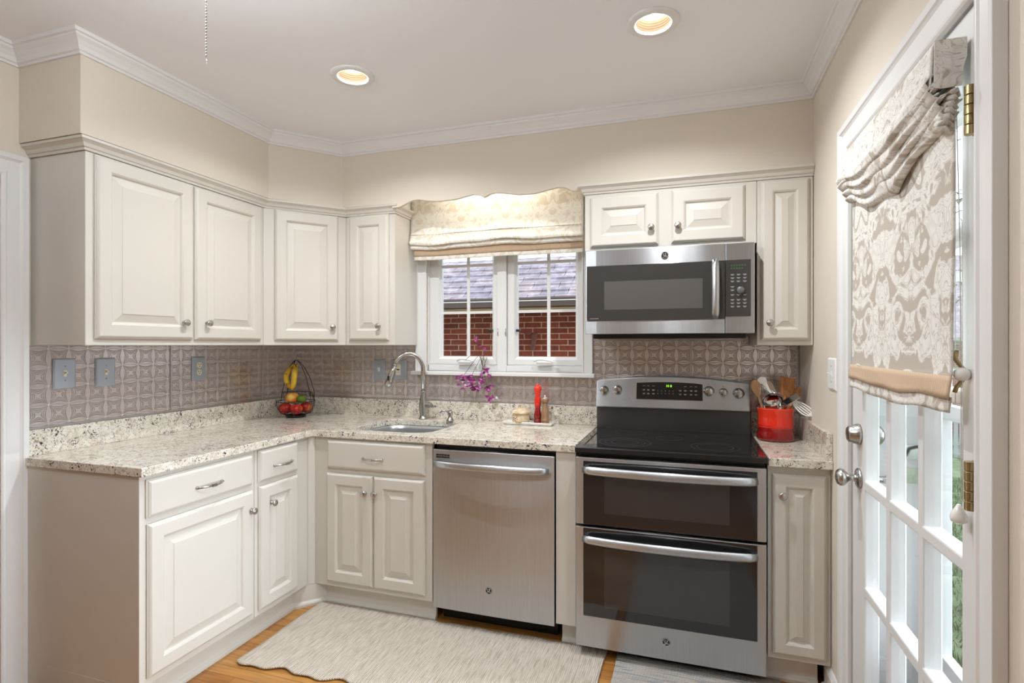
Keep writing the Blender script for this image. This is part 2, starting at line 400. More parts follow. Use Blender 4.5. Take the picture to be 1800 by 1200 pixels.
def mk_rug(name, stops, axis, scale, warp=0.0):
    m, nt, p = nm(name); g = N(nt,'ShaderNodeNewGeometry'); sp = N(nt,'ShaderNodeSeparateXYZ'); L(nt,g.outputs['Position'],sp.inputs[0])
    mp = N(nt,'ShaderNodeMapping', i_Scale=scale); L(nt,g.outputs['Position'],mp.inputs[0])
    t = N(nt,'ShaderNodeTexNoise', i_Scale=1.0, i_Detail=3.0, i_Distortion=.1); L(nt,mp.outputs[0],t.inputs[0]); L(nt,ramp(nt,t.outputs['Fac'],stops),p.inputs['Base Color'])
    a = mth(nt,'ABSOLUTE',mth(nt,'SINE',mth(nt,'MULTIPLY',sp.outputs[axis],PI/.0085))); c = mth(nt,'ABSOLUTE',mth(nt,'SINE',mth(nt,'MULTIPLY',sp.outputs[1-axis],PI/.006)))
    nz = N(nt,'ShaderNodeTexNoise', i_Scale=240.0, i_Detail=2.0); L(nt,g.outputs['Position'],nz.inputs[0])
    h = mth(nt,'ADD',mth(nt,'MULTIPLY_ADD',c,.25,a),mth(nt,'MULTIPLY',nz.outputs['Fac'],.7))
    b = N(nt,'ShaderNodeBump', i_Strength=.9, i_Distance=.004); L(nt,h,b.inputs['Height']); L(nt,b.outputs[0],p.inputs['Normal']); p.inputs['Roughness'].default_value = .95
    p.inputs['Specular IOR Level'].default_value = .1; return m
M['rug'] = mk_rug('cream_ribbed_cotton', [(.3,srgb(196,182,164)),(.5,srgb(222,211,196)),(.7,srgb(234,225,212))], 0, (150,12,1))
M['rug2'] = mk_rug('blue_grey_cotton', [(.3,srgb(150,158,172)),(.45,srgb(196,188,176)),(.58,srgb(206,202,196)),(.7,srgb(140,148,164))], 1, (6,70,1))

def mk_brick(name, ax, c1, c2, mo):
    m, nt, p = nm(name); g = N(nt,'ShaderNodeNewGeometry'); sp = N(nt,'ShaderNodeSeparateXYZ'); L(nt,g.outputs['Position'],sp.inputs[0]); cb = N(nt,'ShaderNodeCombineXYZ')
    L(nt,sp.outputs[ax],cb.inputs[0]); L(nt,sp.outputs[2],cb.inputs[1])
    br = N(nt,'ShaderNodeTexBrick', offset=.5, i_Scale=1.0, i_Mortar_Size=.006, i_Mortar_Smooth=.2, i_Brick_Width=.213, i_Row_Height=.0678)
    br.inputs['Color1'].default_value = c1; br.inputs['Color2'].default_value = c2; br.inputs['Mortar'].default_value = mo; L(nt,cb.outputs[0],br.inputs[0])
    t = N(nt,'ShaderNodeTexNoise', i_Scale=30.0, i_Detail=4.0); L(nt,g.outputs['Position'],t.inputs[0])
    mx = N(nt,'ShaderNodeMix', data_type='RGBA', blend_type='MULTIPLY'); mx.inputs[0].default_value = .6
    L(nt,br.outputs['Color'],mx.inputs[6]); L(nt,ramp(nt,t.outputs['Fac'],[(.3,(.55,.55,.55)),(.65,(1.1,1.1,1.1))]),mx.inputs[7]); L(nt,mx.outputs[2],p.inputs['Base Color'])
    p.inputs['Roughness'].default_value = .9; b = N(nt,'ShaderNodeBump', i_Strength=.6, i_Distance=.01, invert=True); L(nt,br.outputs['Fac'],b.inputs['Height']); L(nt,b.outputs[0],p.inputs['Normal']); return m
M['brick'] = mk_brick('red_brick', 0, srgb(140,60,42), srgb(108,46,36), srgb(184,152,124))
M['brick2'] = mk_brick('far_red_brick', 0, srgb(150,80,68), srgb(128,66,58), srgb(190,170,155))
M['brickx'] = mk_brick('own_red_brick', 1, srgb(140,66,52), srgb(112,52,42), srgb(176,146,122))
def mk_slate():
    m, nt, p = nm('slate_shingles'); g = N(nt,'ShaderNodeNewGeometry'); sp = N(nt,'ShaderNodeSeparateXYZ'); L(nt,g.outputs['Position'],sp.inputs[0]); cb = N(nt,'ShaderNodeCombineXYZ')
    L(nt,sp.outputs[0],cb.inputs[0]); L(nt,sp.outputs[1],cb.inputs[1])
    br = N(nt,'ShaderNodeTexBrick', offset=.43, i_Scale=1.0, i_Mortar_Size=.004, i_Brick_Width=.31, i_Row_Height=.15)
    br.inputs['Color1'].default_value = srgb(150,140,148); br.inputs['Color2'].default_value = srgb(178,160,158); br.inputs['Mortar'].default_value = srgb(70,62,70); L(nt,cb.outputs[0],br.inputs[0])
    t = N(nt,'ShaderNodeTexNoise', i_Scale=7.0, i_Detail=8.0, i_Roughness=.7); L(nt,g.outputs['Position'],t.inputs[0])
    mx = N(nt,'ShaderNodeMix', data_type='RGBA', blend_type='MULTIPLY'); mx.inputs[0].default_value = 1.0
    L(nt,br.outputs['Color'],mx.inputs[6]); L(nt,ramp(nt,t.outputs['Fac'],[(.34,(.5,.5,.54)),(.5,(.72,.70,.72)),(.62,(1.1,1.12,1.2))]),mx.inputs[7]); L(nt,mx.outputs[2],p.inputs['Base Color']); p.inputs['Roughness'].default_value = .6
    return m
M['slate'] = mk_slate()
def mk_noise2(name, sc_, stops, rough=.9):
    m, nt, p = nm(name); g = N(nt,'ShaderNodeNewGeometry'); t = N(nt,'ShaderNodeTexNoise', i_Scale=sc_, i_Detail=6.0); L(nt,g.outputs['Position'],t.inputs[0]); L(nt,ramp(nt,t.outputs['Fac'],stops),p.inputs['Base Color']); p.inputs['Roughness'].default_value = rough; return m
M['lawn'] = mk_noise2('lawn_soil', 5, [(.3,srgb(82,74,56)),(.45,srgb(92,104,64)),(.6,srgb(104,118,78)),(.75,srgb(132,128,106))])
M['blade'] = mk_noise2('grass_blades', 9, [(.3,srgb(80,104,48)),(.6,srgb(112,130,78)),(.75,srgb(146,144,112))])
M['apple'] = mk_noise2('apple_skin', 22, [(.3,srgb(160,14,16)),(.55,srgb(190,32,22)),(.7,srgb(222,130,44))], .25)
M['applegold'] = mk_noise2('blushed_apple_skin', 16, [(.3,srgb(214,60,28)),(.5,srgb(236,150,50)),(.7,srgb(246,214,110))], .25)
M['lime'] = mk_noise2('green_fruit_skin', 16, [(.3,srgb(78,104,22)),(.7,srgb(118,146,40))], .35)
M['banana'] = mk_noise2('banana_skin', 26, [(.28,srgb(140,100,20)),(.42,srgb(222,178,40)),(.7,srgb(240,206,70))], .45)
M['red'] = None
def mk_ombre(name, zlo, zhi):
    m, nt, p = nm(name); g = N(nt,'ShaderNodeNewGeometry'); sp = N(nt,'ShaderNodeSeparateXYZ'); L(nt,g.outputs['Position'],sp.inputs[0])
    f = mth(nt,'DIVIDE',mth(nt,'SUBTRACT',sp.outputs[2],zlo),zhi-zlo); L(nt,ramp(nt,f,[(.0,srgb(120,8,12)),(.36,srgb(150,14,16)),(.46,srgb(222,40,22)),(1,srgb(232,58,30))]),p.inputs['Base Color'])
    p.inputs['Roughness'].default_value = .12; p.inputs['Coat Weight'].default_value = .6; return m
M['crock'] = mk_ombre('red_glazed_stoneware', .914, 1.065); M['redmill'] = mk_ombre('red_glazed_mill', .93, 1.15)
M['purple'] = mk_noise2('purple_leaf', 40, [(.36,srgb(84,24,62)),(.48,srgb(142,36,112)),(.56,srgb(176,60,150)),(.64,srgb(214,196,212))], .5)
M['stem'] = plain('brown_stem', srgb(110,70,62), .7)
M['pot'] = mk_noise2('glazed_cream_pot', 40, [(.4,srgb(206,180,140)),(.6,srgb(232,214,182))], .25)
M['spot'] = plain('dark_pot_hole', srgb(60,40,30), .7)

# ------------------------------------------------------------------ room shell
CT = .914            # counter top
WX = 3.037           # right wall
YB = -5.2            # wall behind the camera
YZ = lambda x: (lambda u,v,t: (t,u,v))
struct(slab(cells([-1.6,WX+.25],[YB-.1,.02],[]), -.05, 0, lambda u,v,t:(u,v,t)).build('floor', M['oak']))
# ceiling with holes for the recessed lights
xs = [-1.6]; sk = []
for x in (1.135,2.39): xs += [x-.2,x+.2]
xs += [WX+.01]; ys = [YB-.01]
for y in (-2.45,-1.0): ys += [y-.2,y+.2]
ys += [.3]
q = []
for x,y in CANS: sk.append((x-.2,x+.2,y-.2,y+.2)); q += hole_cell(x-.2,x+.2,y-.2,y+.2,x,y,lambda a:.064,32)
struct(slab(cells(xs,ys,sk)+q, HH, HH+.004, lambda u,v,t:(u,v,t)).build('ceiling', M['ceil']))
# back wall with window opening
WIN = (.985,1.95,1.199,2.22)
struct(slab(cells([-.3,WIN[0],WIN[1],WX+.02],[-.6,WIN[2],WIN[3],2.9],[WIN]), 0, .2, lambda u,v,t:(u,t,v)).build('wall_back', M['wall']))
# right wall with door opening
DR = (-1.775,-.912,0.0,2.03)
struct(slab(cells([YB,DR[0],DR[1],.2],[-.05,0.0,DR[3],2.9],[DR]), WX, WX+.12, lambda u,v,t:(t,u,v)).build('wall_right', M['wall']))
struct(slab(cells([YB,DR[0]-.01,DR[1]+.01,.3],[-1.0,-.02,DR[3]+.01,2.9],[(DR[0]-.01,DR[1]+.01,-.02,DR[3]+.01)]), WX+.12, WX+.25, lambda u,v,t:(t,u,v)).build('wall_outer', M['brickx']))
# left wall with a cased opening
LO = (-2.7,-1.645,0.0,2.01)
struct(slab(cells([YB,LO[0],LO[1],.2],[-.05,0.0,LO[3],2.9],[LO]), -.12, 0, lambda u,v,t:(t,u,v)).build('wall_left', M['wall']))
struct(MB().box(-1.6,-1.5,YB,.2,0,2.9).build('wall_hall', M['hall'])); struct(MB().box(-1.6,-.12,-.1,.0,0,2.9).build('wall_hall_end', M['hall']))
struct(MB().box(-1.6,WX+.2,YB-.1,YB,0,2.9).build('wall_front', M['wall']))

# soffit above the cabinets, with scalloped board in front of the window
S1, S2, SZ, CZ = .344, .315, 2.153, 2.12
def scallop(x):
    pts = [(.925,2.128),(.97,2.13),(1.042,2.158),(1.088,2.163),(1.14,2.152),(1.209,2.144),(1.31,2.146),(1.38,2.158),(1.415,2.164),(1.449,2.157),(1.478,2.141),(1.508,2.157),(1.54,2.162),(1.587,2.156),(1.665,2.141),(1.757,2.139),(1.832,2.153),(1.877,2.160),(1.921,2.154),(1.951,2.135),(2.0,2.131),(2.023,2.128)]
    for a,b in zip(pts,pts[1:]):
        if a[0] <= x <= b[0]: return a[1]+(b[1]-a[1])*(x-a[0])/(b[0]-a[0])
    return 2.128
mb = MB()
flat = lambda u,v,t:(u,v,t)
mb.prism([(0,-1.579),(S1,-1.579),(S1,-.62),(.601,-S2),(.925,-S2),(.925,0),(0,0)], SZ, 2.9, flat)
mb.prism([(2.023,-S2),(WX,-S2),(WX,0),(2.023,0)], 2.153, 2.9, flat)
mb.prism([(.925,-S2+.02),(2.023,-S2+.02),(2.023,0),(.925,0)], 2.36, 2.9, flat)
n = 90; xsn = [.925+(2.023-.925)*i/n for i in range(n+1)]
poly = [(x,scallop(x)) for x in xsn]+[(2.023,2.9),(.925,2.9)]
mb.prism(poly, -S2, -S2+.02, lambda u,v,t:(u,t,v))
struct(mb.build('wall_soffit', M['wall']))
# lining inside the window bay
struct(MB().box(.925,.927,-S2+.021,-.001,2.12,2.36).box(2.021,2.023,-S2+.021,-.001,2.12,2.36).build('trim_bay', M['trim']))

# crown moulding
CP = [(0,2.447),(.008,2.447),(.009,2.456),(.016,2.459),(.022,2.472),(.034,2.487),(.046,2.496),(.047,2.503),(.055,2.505),(.056,HH),(0,HH)]
struct(sweep([(0,YB+.0),(0,-1.579),(S1,-1.579),(S1,-.62),(.601,-S2),(WX,-S2),(WX,YB)], CP).build('trim_crown', M['trim']))

# ------------------------------------------------------------------ moulding on top of the cabinets
UP = [(-.02,2.105),(.004,2.105),(.006,2.114),(.011,2.117),(.016,2.130),(.026,2.138),(.031,2.141),(.031,2.151),(-.02,2.151)]
o = sweep([(0,-1.543),(.313,-1.543),(.313,-.612),(.606,-.288),(.925,-.288),(.925,-.003)], UP).build('cabinet_moulding', M['cab'])
tag(o,'cream moulding strip along the top of the corner wall cabinets, left of the window','moulding')
o = sweep([(2.018,-.003),(2.018,-.321),(WX-.002,-.321)], UP).build('cabinet_moulding', M['cab'])
tag(o,'cream moulding strip along the cabinet tops above the microwave','moulding')

# ------------------------------------------------------------------ cabinets
def knob(parent, x, y, z, r=.0155, name='knob'):
    """mushroom knob pointing to -y (local)"""
    return MB().lathe([(.0,0),(.0095,0),(.0095,.003),(.006,.006),(.0055,.012),(.010,.015),(r,.019),(r,.0235),(.011,.027),(.0095,.0265),(.0075,.0285),(0,.029)],(x,y,z),'y',20).build(name, M['nickel'], parent)
def raised(parent, x0, x1, z0, z1, yf, name='door', st=.056, flatpanel=False):
    """raised-panel door; its back lies on y=yf, front 19 mm towards -y"""
    R_ = lambda i,y:(x0+i,x1-i,z0+i,z1-i,yf-y)
    if flatpanel: lp = [R_(0,0.0005),R_(0,.007),R_(.004,.0085),R_(.005,.012),R_(.012,.018),R_(.016,.019)]
    else:
        w = x1-x0; st = min(st, w*.24); b = min(.030, (w-2*st)*.22)
        lp = [R_(0,0.0005),R_(0,.008),R_(.003,.0095),R_(.004,.0125),R_(.010,.018),R_(.013,.019),R_(st,.019),R_(st+.002,.017),R_(st+.005,.0155),R_(st+.009,.010),R_(st+.010,.007),R_(st+.015,.007),R_(st+.015+b,.0155),R_(st+.0155+b,.0175)]
    return MB().loft_rects(lp).build(name, M['cab'], parent, bevel=.0007, seg=1)
def pull(parent, x0, x1, y, z):
    """flat bow handle: wider middle band on two feet"""
    m = MB(); xc = (x0+x1)/2; L2 = (x1-x0)/2
    pts = []
    for i in range(17):
        t = -1+2*i/16; pts.append((xc+L2*t*.97, y-.004-.022*(1-abs(t)**3.0), z))
    m.tube(pts,[.0042]*17,8,squash=(1.25,.8))
    for sx in (-1,1): m.lathe([(.0075,0),(.0075,.002),(.0055,.006),(.004,.010)],(xc+sx*L2*.95,y,z),'y',12)
    m.box(xc-.012,xc+.012,y-.0305,y-.022,z-.006,z+.006)
    return m.build('handle', M['nickel'], parent)
def carcass(e, x0, x1, z0, z1, yf, openings, depth=None, back=0.003, name='body', extra=None):
    """closed box with a face frame drawn by recessed openings behind the doors"""
    m = MB().box(x0,x1,-back,yf,z0,z1)
    if extra: extra(m)
    return m.build(name, M['cab'], e, bevel=.0012, seg=1)

BF = -.62      # base face frame (local y)
# --- left run (local x = world y, local -y = world +x)
def left_cab(label, x0, x1, dr, do, kn, pl):
    e = empty('base_cabinet', (0,0,0), PI/2, label, 'cabinet')
    m = MB().box(x0,x1,-.003,BF,.108,CT-.035)
    if x0 < -1.5: m.box(x0,x0+.018,-.003,-.5535,.0005,.108)
    m.build('body', M['cab'], e, bevel=.001, seg=1)
    d = raised(e, dr[0],dr[1],dr[2],dr[3],BF,'drawer',flatpanel=True); pull(d, pl[0],pl[1],BF-.019,pl[2])
    d = raised(e, do[0],do[1],do[2],do[3],BF); knob(d, kn[0], BF-.019, kn[1])
    return e
left_cab('cream base cabinet, wide drawer over one door, at the open end of the worktop', -1.563,-1.0145, (-1.541,-1.035,.722,.864),(-1.538,-1.033,.135,.700),(-1.052,.612),(-1.340,-1.212,.785))
left_cab('narrow cream base cabinet with small drawer over a slim door, beside the inner corner', -1.0125,-.642, (-.997,-.735,.722,.871),(-.994,-.736,.132,.704),(-.925,.614),(-.912,-.787,.785))
# corner post + sink cabinet
e = empty('base_cabinet', (0,0,0), 0, 'cream sink cabinet with a drawer front above two doors, left of the dishwasher', 'cabinet')
m = MB().box(.622,1.326,-.003,-.115,.108,CT-.27).box(.622,1.326,-.57,BF,.108,CT-.035).box(.622,.64,-.003,-.6,.108,CT-.035).box(1.308,1.326,-.003,-.6,.108,CT-.035).box(.64,1.308,-.11,-.58,.108,.125)
m.prism([(.6215,-.6215),(.6475,-.6215),(.6215,-.6475)],.108,CT-.0352,flat)
m.build('body', M['cab'], e, bevel=.001, seg=1)
d = raised(e,.728,1.29,.720,.869,BF,'drawer',flatpanel=True); pull(d,.945,1.060,BF-.019,.785)
d = raised(e,.725,1.0015,.134,.699,BF); knob(d,.962,BF-.019,.612)
d = raised(e,1.0035,1.29,.134,.697,BF); knob(d,1.020,BF-.019,.612)
# filler panel between dishwasher and range
tag(MB().box(1.944,2.034,-.003,BF-.008,.105,CT-.035).build('filler_panel', M['cab'], bevel=.001),'narrow plain cream panel between the dishwasher and the double oven range','cabinet panel')
# right base cabinet
e = empty('base_cabinet', (0,0,0), 0, 'slim cream base cabinet with one tall door, right of the range', 'cabinet')
MB().box(2.812,WX-.002,-.003,-.635,.113,CT-.035).build('body', M['cab'], e, bevel=.001, seg=1)
d = raised(e,2.828,3.020,.134,.848,-.635); knob(d,2.862,-.654,.767)

# toe kick boards with shoe mould
KP = [(0,0),(.016,0),(.016,.012),(.012,.019),(.006,.024),(.004,.028),(.003,.107),(-.012,.107),(-.012,0)]
o = sweep([(.571,-1.560),(.571,-.703),(.684,-.575),(1.326,-.575)], KP).build('toe_kick', M['cab']); tag(o,'cream toe kick board bending round the inner corner under the left base cabinets','toe kick')
o = sweep([(1.962,-.575),(2.034,-.575)], KP).build('toe_kick', M['cab']); tag(o,'short cream toe kick block between the dishwasher and the range','toe kick')
o = sweep([(2.812,-.575),(3.0,-.575)], KP).build('toe_kick', M['cab']); tag(o,'cream toe kick board under the slim cabinet right of the range','toe kick')

# --- wall cabinets
UB, UT = 1.3565, 2.104
e = empty('wall_cabinet', (0,0,0), PI/2, 'cream two-door wall cabinet at the open left end, above the light switches', 'cabinet')
MB().box(-1.54,-.6225,-.003,-.311,UB,UT).build('body', M['cab'], e, bevel=.001, seg=1)
d = raised(e,-1.509,-1.072,1.382,2.100,-.311); knob(d,-1.127,-.330,1.459)
d = raised(e,-1.060,-.648,1.382,2.097,-.311); knob(d,-1.003,-.330,1.461)
e = empty('wall_cabinet', (0,0,0), 0, 'cream angled corner wall cabinet with a single door above the fruit basket', 'cabinet')
MB().prism([(.003,-.6205),(.311,-.6205),(.601,-.2865),(.601,-.003),(.003,-.003)],UB,UT,flat).build('body', M['cab'], e, bevel=.001, seg=1)
ang = math.atan2(-.2865+.6205,.601-.311); dl = math.hypot(.29,.334)
dfr = raised(e,.055,dl-.045,1.382,2.103,0); dfr.location = (.311,-.6205,0); dfr.rotation_euler = (0,0,ang); knob(dfr,dl-.045-.038,-.019,1.461)
e = empty('wall_cabinet', (0,0,0), 0, 'narrow cream wall cabinet with one door just left of the window', 'cabinet')
MB().box(.603,.925,-.003,-.286,UB,UT).build('body', M['cab'], e, bevel=.001, seg=1)
d = raised(e,.630,.890,1.384,2.103,-.286); knob(d,.836,-.305,1.465)
e = empty('wall_cabinet', (0,0,0), 0, 'short cream two-door wall cabinet directly above the microwave', 'cabinet')
MB().box(2.019,2.805,-.003,-.321,1.822,2.104).build('body', M['cab'], e, bevel=.001, seg=1)
d = raised(e,2.047,2.374,1.838,2.087,-.321); knob(d,2.342,-.340,1.918)
d = raised(e,2.433,2.756,1.840,2.090,-.321); knob(d,2.464,-.340,1.918)
e = empty('wall_cabinet', (0,0,0), 0, 'tall slim cream wall cabinet with one door, right of the microwave', 'cabinet')
MB().box(2.807,WX-.003,-.003,-.321,UB,2.104).build('body', M['cab'], e, bevel=.001, seg=1)
d = raised(e,2.822,3.019,1.379,2.096,-.321); knob(d,2.857,-.340,1.457)

# ------------------------------------------------------------------ countertops
SCX, SCY, SA, SB = 1.037, -.338, .237, .222
def srad(a, n=4.2): return 1/((abs(math.cos(a)/SA)**n+abs(math.sin(a)/SB)**n)**(1/n))
e = empty('countertop', (0,0,0), 0, 'speckled cream granite L-shaped worktop holding the sink, left of the range', 'countertop')
hx0,hx1,hy0,hy1 = .74,1.33,-.60,-.08
q = cells([.002,.641,hx0,hx1,2.035],[-.638,hy0,hy1,-.002],[(hx0,hx1,hy0,hy1)])
q += cells([.002,.641],[-1.57,-.638],[]) + hole_cell(hx0,hx1,hy0,hy1,SCX,SCY,srad,56)
slab(q, CT-.034, CT, flat).build('slab', M['granite'], e, bevel=.003, seg=2)
MB().box(.002,.022,-1.57,-.002,CT+.0003,1.018).box(.022,2.035,-.022,-.002,CT+.0003,1.018).build('backsplash', M['granite'], e, bevel=.0015)
e = empty('countertop', (0,0,0), 0, 'small speckled granite worktop under the red utensil crock, right of the range', 'countertop')
MB().box(2.812,WX-.001,-.669,-.002,CT-.034,CT).build('slab', M['granite'], e, bevel=.003)
MB().box(2.812,WX-.02,-.022,-.002,CT+.0003,1.018).box(WX-.021,WX-.001,-.66,-.002,CT+.0003,1.018).build('backsplash', M['granite'], e, bevel=.0015)
# sink
m = MB(); prof = [(1.02,CT-.0345),(1.0,CT-.036),(.985,CT-.06),(.965,CT-.18),(.90,CT-.222),(.70,CT-.228),(.12,CT-.232)]
nn = 56; vs = []; fs = []
for s_,z in prof:
    for k in range(nn):
        a = 2*PI*k/nn; r = srad(a)*s_; vs.append((SCX+r*math.cos(a),SCY+r*math.sin(a),z))
for i in range(len(prof)-1):
    for k in range(nn): k2=(k+1)%nn; fs.append((i*nn+k,i*nn+k2,(i+1)*nn+k2,(i+1)*nn+k))
fs.append([(len(prof)-1)*nn+k for k in range(nn)])
m.add(vs,fs,True); e = empty('sink',(0,0,0),0,'undermount stainless steel sink bowl set into the granite below the window','sink')
m.build('bowl', M['steelsink'], e, merge=False); MB().lathe([(.04,CT-.2325),(.04,CT-.229),(.03,CT-.2285),(0,CT-.230)],(SCX,SCY,0),'z',24).build('drain', M['chrome'], e)

# ------------------------------------------------------------------ tin backsplash panels
def panel_tiles(label, mk, strips, holes=None, grp='embossed tin backsplash panels'):
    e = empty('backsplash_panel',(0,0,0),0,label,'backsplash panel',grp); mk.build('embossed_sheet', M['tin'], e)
    if strips:
        for k in range(0,len(strips.v),8): MB().add(strips.v[k:k+8],[(0,3,2,1),(4,5,6,7),(0,1,5,4),(1,2,6,5),(2,3,7,6),(3,0,4,7)]).build('edge_strip', M['tintrim'], e, bevel=.0008, seg=1)
    return e
T0, T1 = 1.0185, UB-.0005
panel_tiles('embossed tin panel behind the two light switches on the left wall', MB().box(.001,.005,-1.548,-.9195,T0,T1), MB().box(.001,.008,-1.556,-1.547,T0,T1).box(.0055,.0085,-1.547,-.925,T0,T0+.008).box(.0055,.0085,-.925,-.9175,T0,T1))
panel_tiles('embossed tin panel around the outlet on the left wall', MB().box(.001,.005,-.9165,-.2925,T0,T1), MB().box(.0055,.0085,-.9165,-.298,T0,T0+.008).box(.0055,.0085,-.298,-.2905,T0,T1))
panel_tiles('narrow embossed tin panel on the left wall, behind the fruit basket', MB().box(.001,.005,-.2895,-.006,T0,T1), MB().box(.0055,.0085,-.2895,-.014,T0,T0+.008).box(.001,.014,-.014,-.001,T0,T1))
panel_tiles('embossed tin panel on the back wall, around the switch and outlet left of the faucet', MB().box(.006,.6235,-.005,-.001,T0,T1), MB().box(.016,.6235,-.0085,-.0055,T0,T0+.006))
panel_tiles('embossed tin panel on the back wall behind the faucet, beside the window', MB().box(.6245,.911,-.005,-.001,T0,T1).box(.911,1.233,-.005,-.001,T0,1.174), MB().box(.6245,1.233,-.0085,-.0055,T0,T0+.006))
panel_tiles('low embossed tin panel under the window sill behind the hanging plant and mills', MB().box(1.234,2.006,-.005,-.001,T0,1.174), MB().box(1.234,2.006,-.0085,-.0055,T0,T0+.006))
panel_tiles('embossed tin panel above the left half of the range', MB().box(2.0065,2.526,-.005,-.001,T0,1.405), MB().box(2.0065,2.518,-.0085,-.0055,1.38,1.402).box(2.518,2.526,-.0085,-.0055,T0,1.38))
panel_tiles('embossed tin panel above the right half of the range, behind the utensils', MB().box(2.527,2.805,-.005,-.001,T0,1.405).box(2.805,3.020,-.005,-.001,T0,T1), MB().box(2.527,2.80,-.0085,-.0055,1.38,1.402).box(3.0205,3.031,-.008,-.001,T0,T1))

# ------------------------------------------------------------------ switch plates and outlets
def wall_plate(label, c, rz, w, kind, mat, cat='switch', face=None, h=.128):
    """built facing -y; c = centre on the wall surface"""
    e = empty('light_switch' if 'switch' in cat else 'wall_outlet', c, rz, label, cat)
    MB().loft_rects([(-w/2,w/2,-h/2,h/2,-.0005),(-w/2,w/2,-h/2,h/2,-.003),(-w/2+.006,w/2-.006,-h/2+.006,h/2-.006,-.0075)]).build('plate', mat, e, bevel=.001, seg=1)
    face = face or M['ivory']
    if kind == 'toggle':
        MB().box(-.006,.006,-.0085,-.007,-.013,.013).build('toggle_slot', face, e)
        MB().prism([(0,-.006),(-.013,.001),(-.012,.006),(0,.006)],-.0035,.0035,lambda u,v,t:(t,-.0085+u,v+.001)).build('toggle', face, e)
        for zz in (.030,-.030): MB().lathe([(.003,0),(.003,.001),(0,.0015)],(0,-.0075,zz),'y',10).build('screw', M['nickel'], e)
    elif kind == 'duplex':
        for s_ in (-1,1):
            f = MB().lathe([(.0165,0),(.0165,.002),(.015,.003)],(0,-.0072,s_*.0195),'y',20).build('receptacle', face, e)
            MB().box(-.0075,-.0055,-.0112,-.010,s_*.0195,s_*.0195+.008).box(.0055,.0075,-.0112,-.010,s_*.0195,s_*.0195+.008).lathe([(.0025,0),(.0025,.001)],(0,-.0102,s_*.0195-.007),'y',8).build('slots', M['black'], f)
    elif kind == 'gfci':
        f = MB().box(-.016,.016,-.0095,-.007,-.033,.033).build('receptacle', face, e, bevel=.001)
        m = MB()
        for s_ in (-1,1): m.box(-.0075,-.0055,-.0105,-.0095,s_*.02,s_*.02+.008).box(.0055,.0075,-.0105,-.0095,s_*.02,s_*.02+.008)
        m.box(-.010,.010,-.0105,-.0095,-.004,.004); m.build('slots', M['black'], f)
    return e
LW = .0055
wall_plate('silver switch plate nearest the doorway, leftmost of the two on the left wall',(LW,-1.420,1.238),PI/2,.088,'toggle',M['plate'],'light switch')
wall_plate('silver switch plate right beside the leftmost one on the left wall tin',(LW,-1.250,1.236),PI/2,.088,'toggle',M['plate'],'light switch')
wall_plate('silver plated duplex outlet on the left wall tin between switches and fruit basket',(LW,-.759,1.231),PI/2,.084,'duplex',M['plate'],'outlet')
wall_plate('grey toggle switch plate on the back wall left of the faucet',(.653,-LW,1.204),0,.082,'toggle',M['plate'],'light switch',M['whiteplastic'])
wall_plate('grey outlet plate half hidden behind the faucet neck',(.790,-LW,1.204),0,.112,'gfci',M['plate'],'outlet')
e = wall_plate('white light switch plate on the right wall beside the glass door',(WX,-.664,1.247),-PI/2,.118,'toggle',M['whiteplastic'],'light switch',M['whiteplastic'],h=.122)

# ------------------------------------------------------------------ window
e = struct(empty('window_1')); fr = e
cz0, cz1 = 1.199, 2.22
def vbar(m, x0,x1,y0,y1): m.box(x0,x1,y0,y1,cz0,cz1)
m = MB()   # casing with stepped profile
for (a,b,s_) in ((.914,.985,1),(2.006,1.945,-1)):
    m.box(a,a+s_*.012,-.022,-.0055,cz0,2.24); m.box(a+s_*.012,b,-.015,-.0055,cz0,2.24); m.box(b-s_*.010,b,-.019,-.014,cz0,2.24)
m.box(.985,1.945,-.015,-.0055,2.20,2.24)
m.build('casing', M['trim'], e, bevel=.002)
m = MB().box(.893,2.020,-.045,-.0055,1.177,1.199).box(.985,1.945,-.006,.07,1.185,1.199); m.build('stool', M['trim'], e, bevel=.004, seg=3)
m = MB().box(.955,.990,.012,.16,cz0,cz1).box(1.943,1.975,.012,.16,cz0,cz1).box(.955,1.975,.012,.16,cz0,1.238).box(.955,1.975,.012,.16,2.16,cz1).box(1.438,1.494,.006,.16,cz0,cz1); m.build('window_frame', M['trim'], e, bevel=.0015)
def sash(x0,x1,gx0,gx1,mx,nm_):
    s0,s1 = 1.240,2.155; g0,g1 = 1.288,2.10
    R_ = lambda a,b,c,d,y:(a,b,c,d,y)
    m = MB(); vs=[]; loops=[(x0,x1,s0,s1,.065),(x0,x1,s0,s1,.026),(x0+.003,x1-.003,s0+.003,s1-.003,.024),(gx0-.016,gx1+.014,g0-.016,g1+.016,.024),(gx0-.004,gx1+.003,g0-.004,g1+.004,.038),(gx0,gx1,g0,g1,.040),(gx0,gx1,g0,g1,.065)]
    fs=[]
    for (a,b,c,d,y) in loops: vs += [(a,y,c),(b,y,c),(b,y,d),(a,y,d)]
    n_=len(loops)
    for i in range(n_):
        j=(i+1)%n_
        for k in range(4): k2=(k+1)%4; fs.append((i*4+k,i*4+k2,j*4+k2,j*4+k))
    sa = m.add(vs,fs).build('sash', M['trim'], e)
    MB().box(gx0,gx1,.050,.054,g0,g1).build('pane', M['pane'], sa)
    mu = slab(cells([gx0,mx-.009,mx+.009,gx1],[g0,1.546,1.562,1.830,1.846,g1],[(a_,b_,c_,d_) for a_,b_ in ((gx0,mx-.009),(mx+.009,gx1)) for c_,d_ in ((g0,1.546),(1.562,1.830),(1.846,g1))]),.040,.049,lambda u,v,t:(u,t,v))
    mu.build('muntins', M['trim'], sa)
    return sa
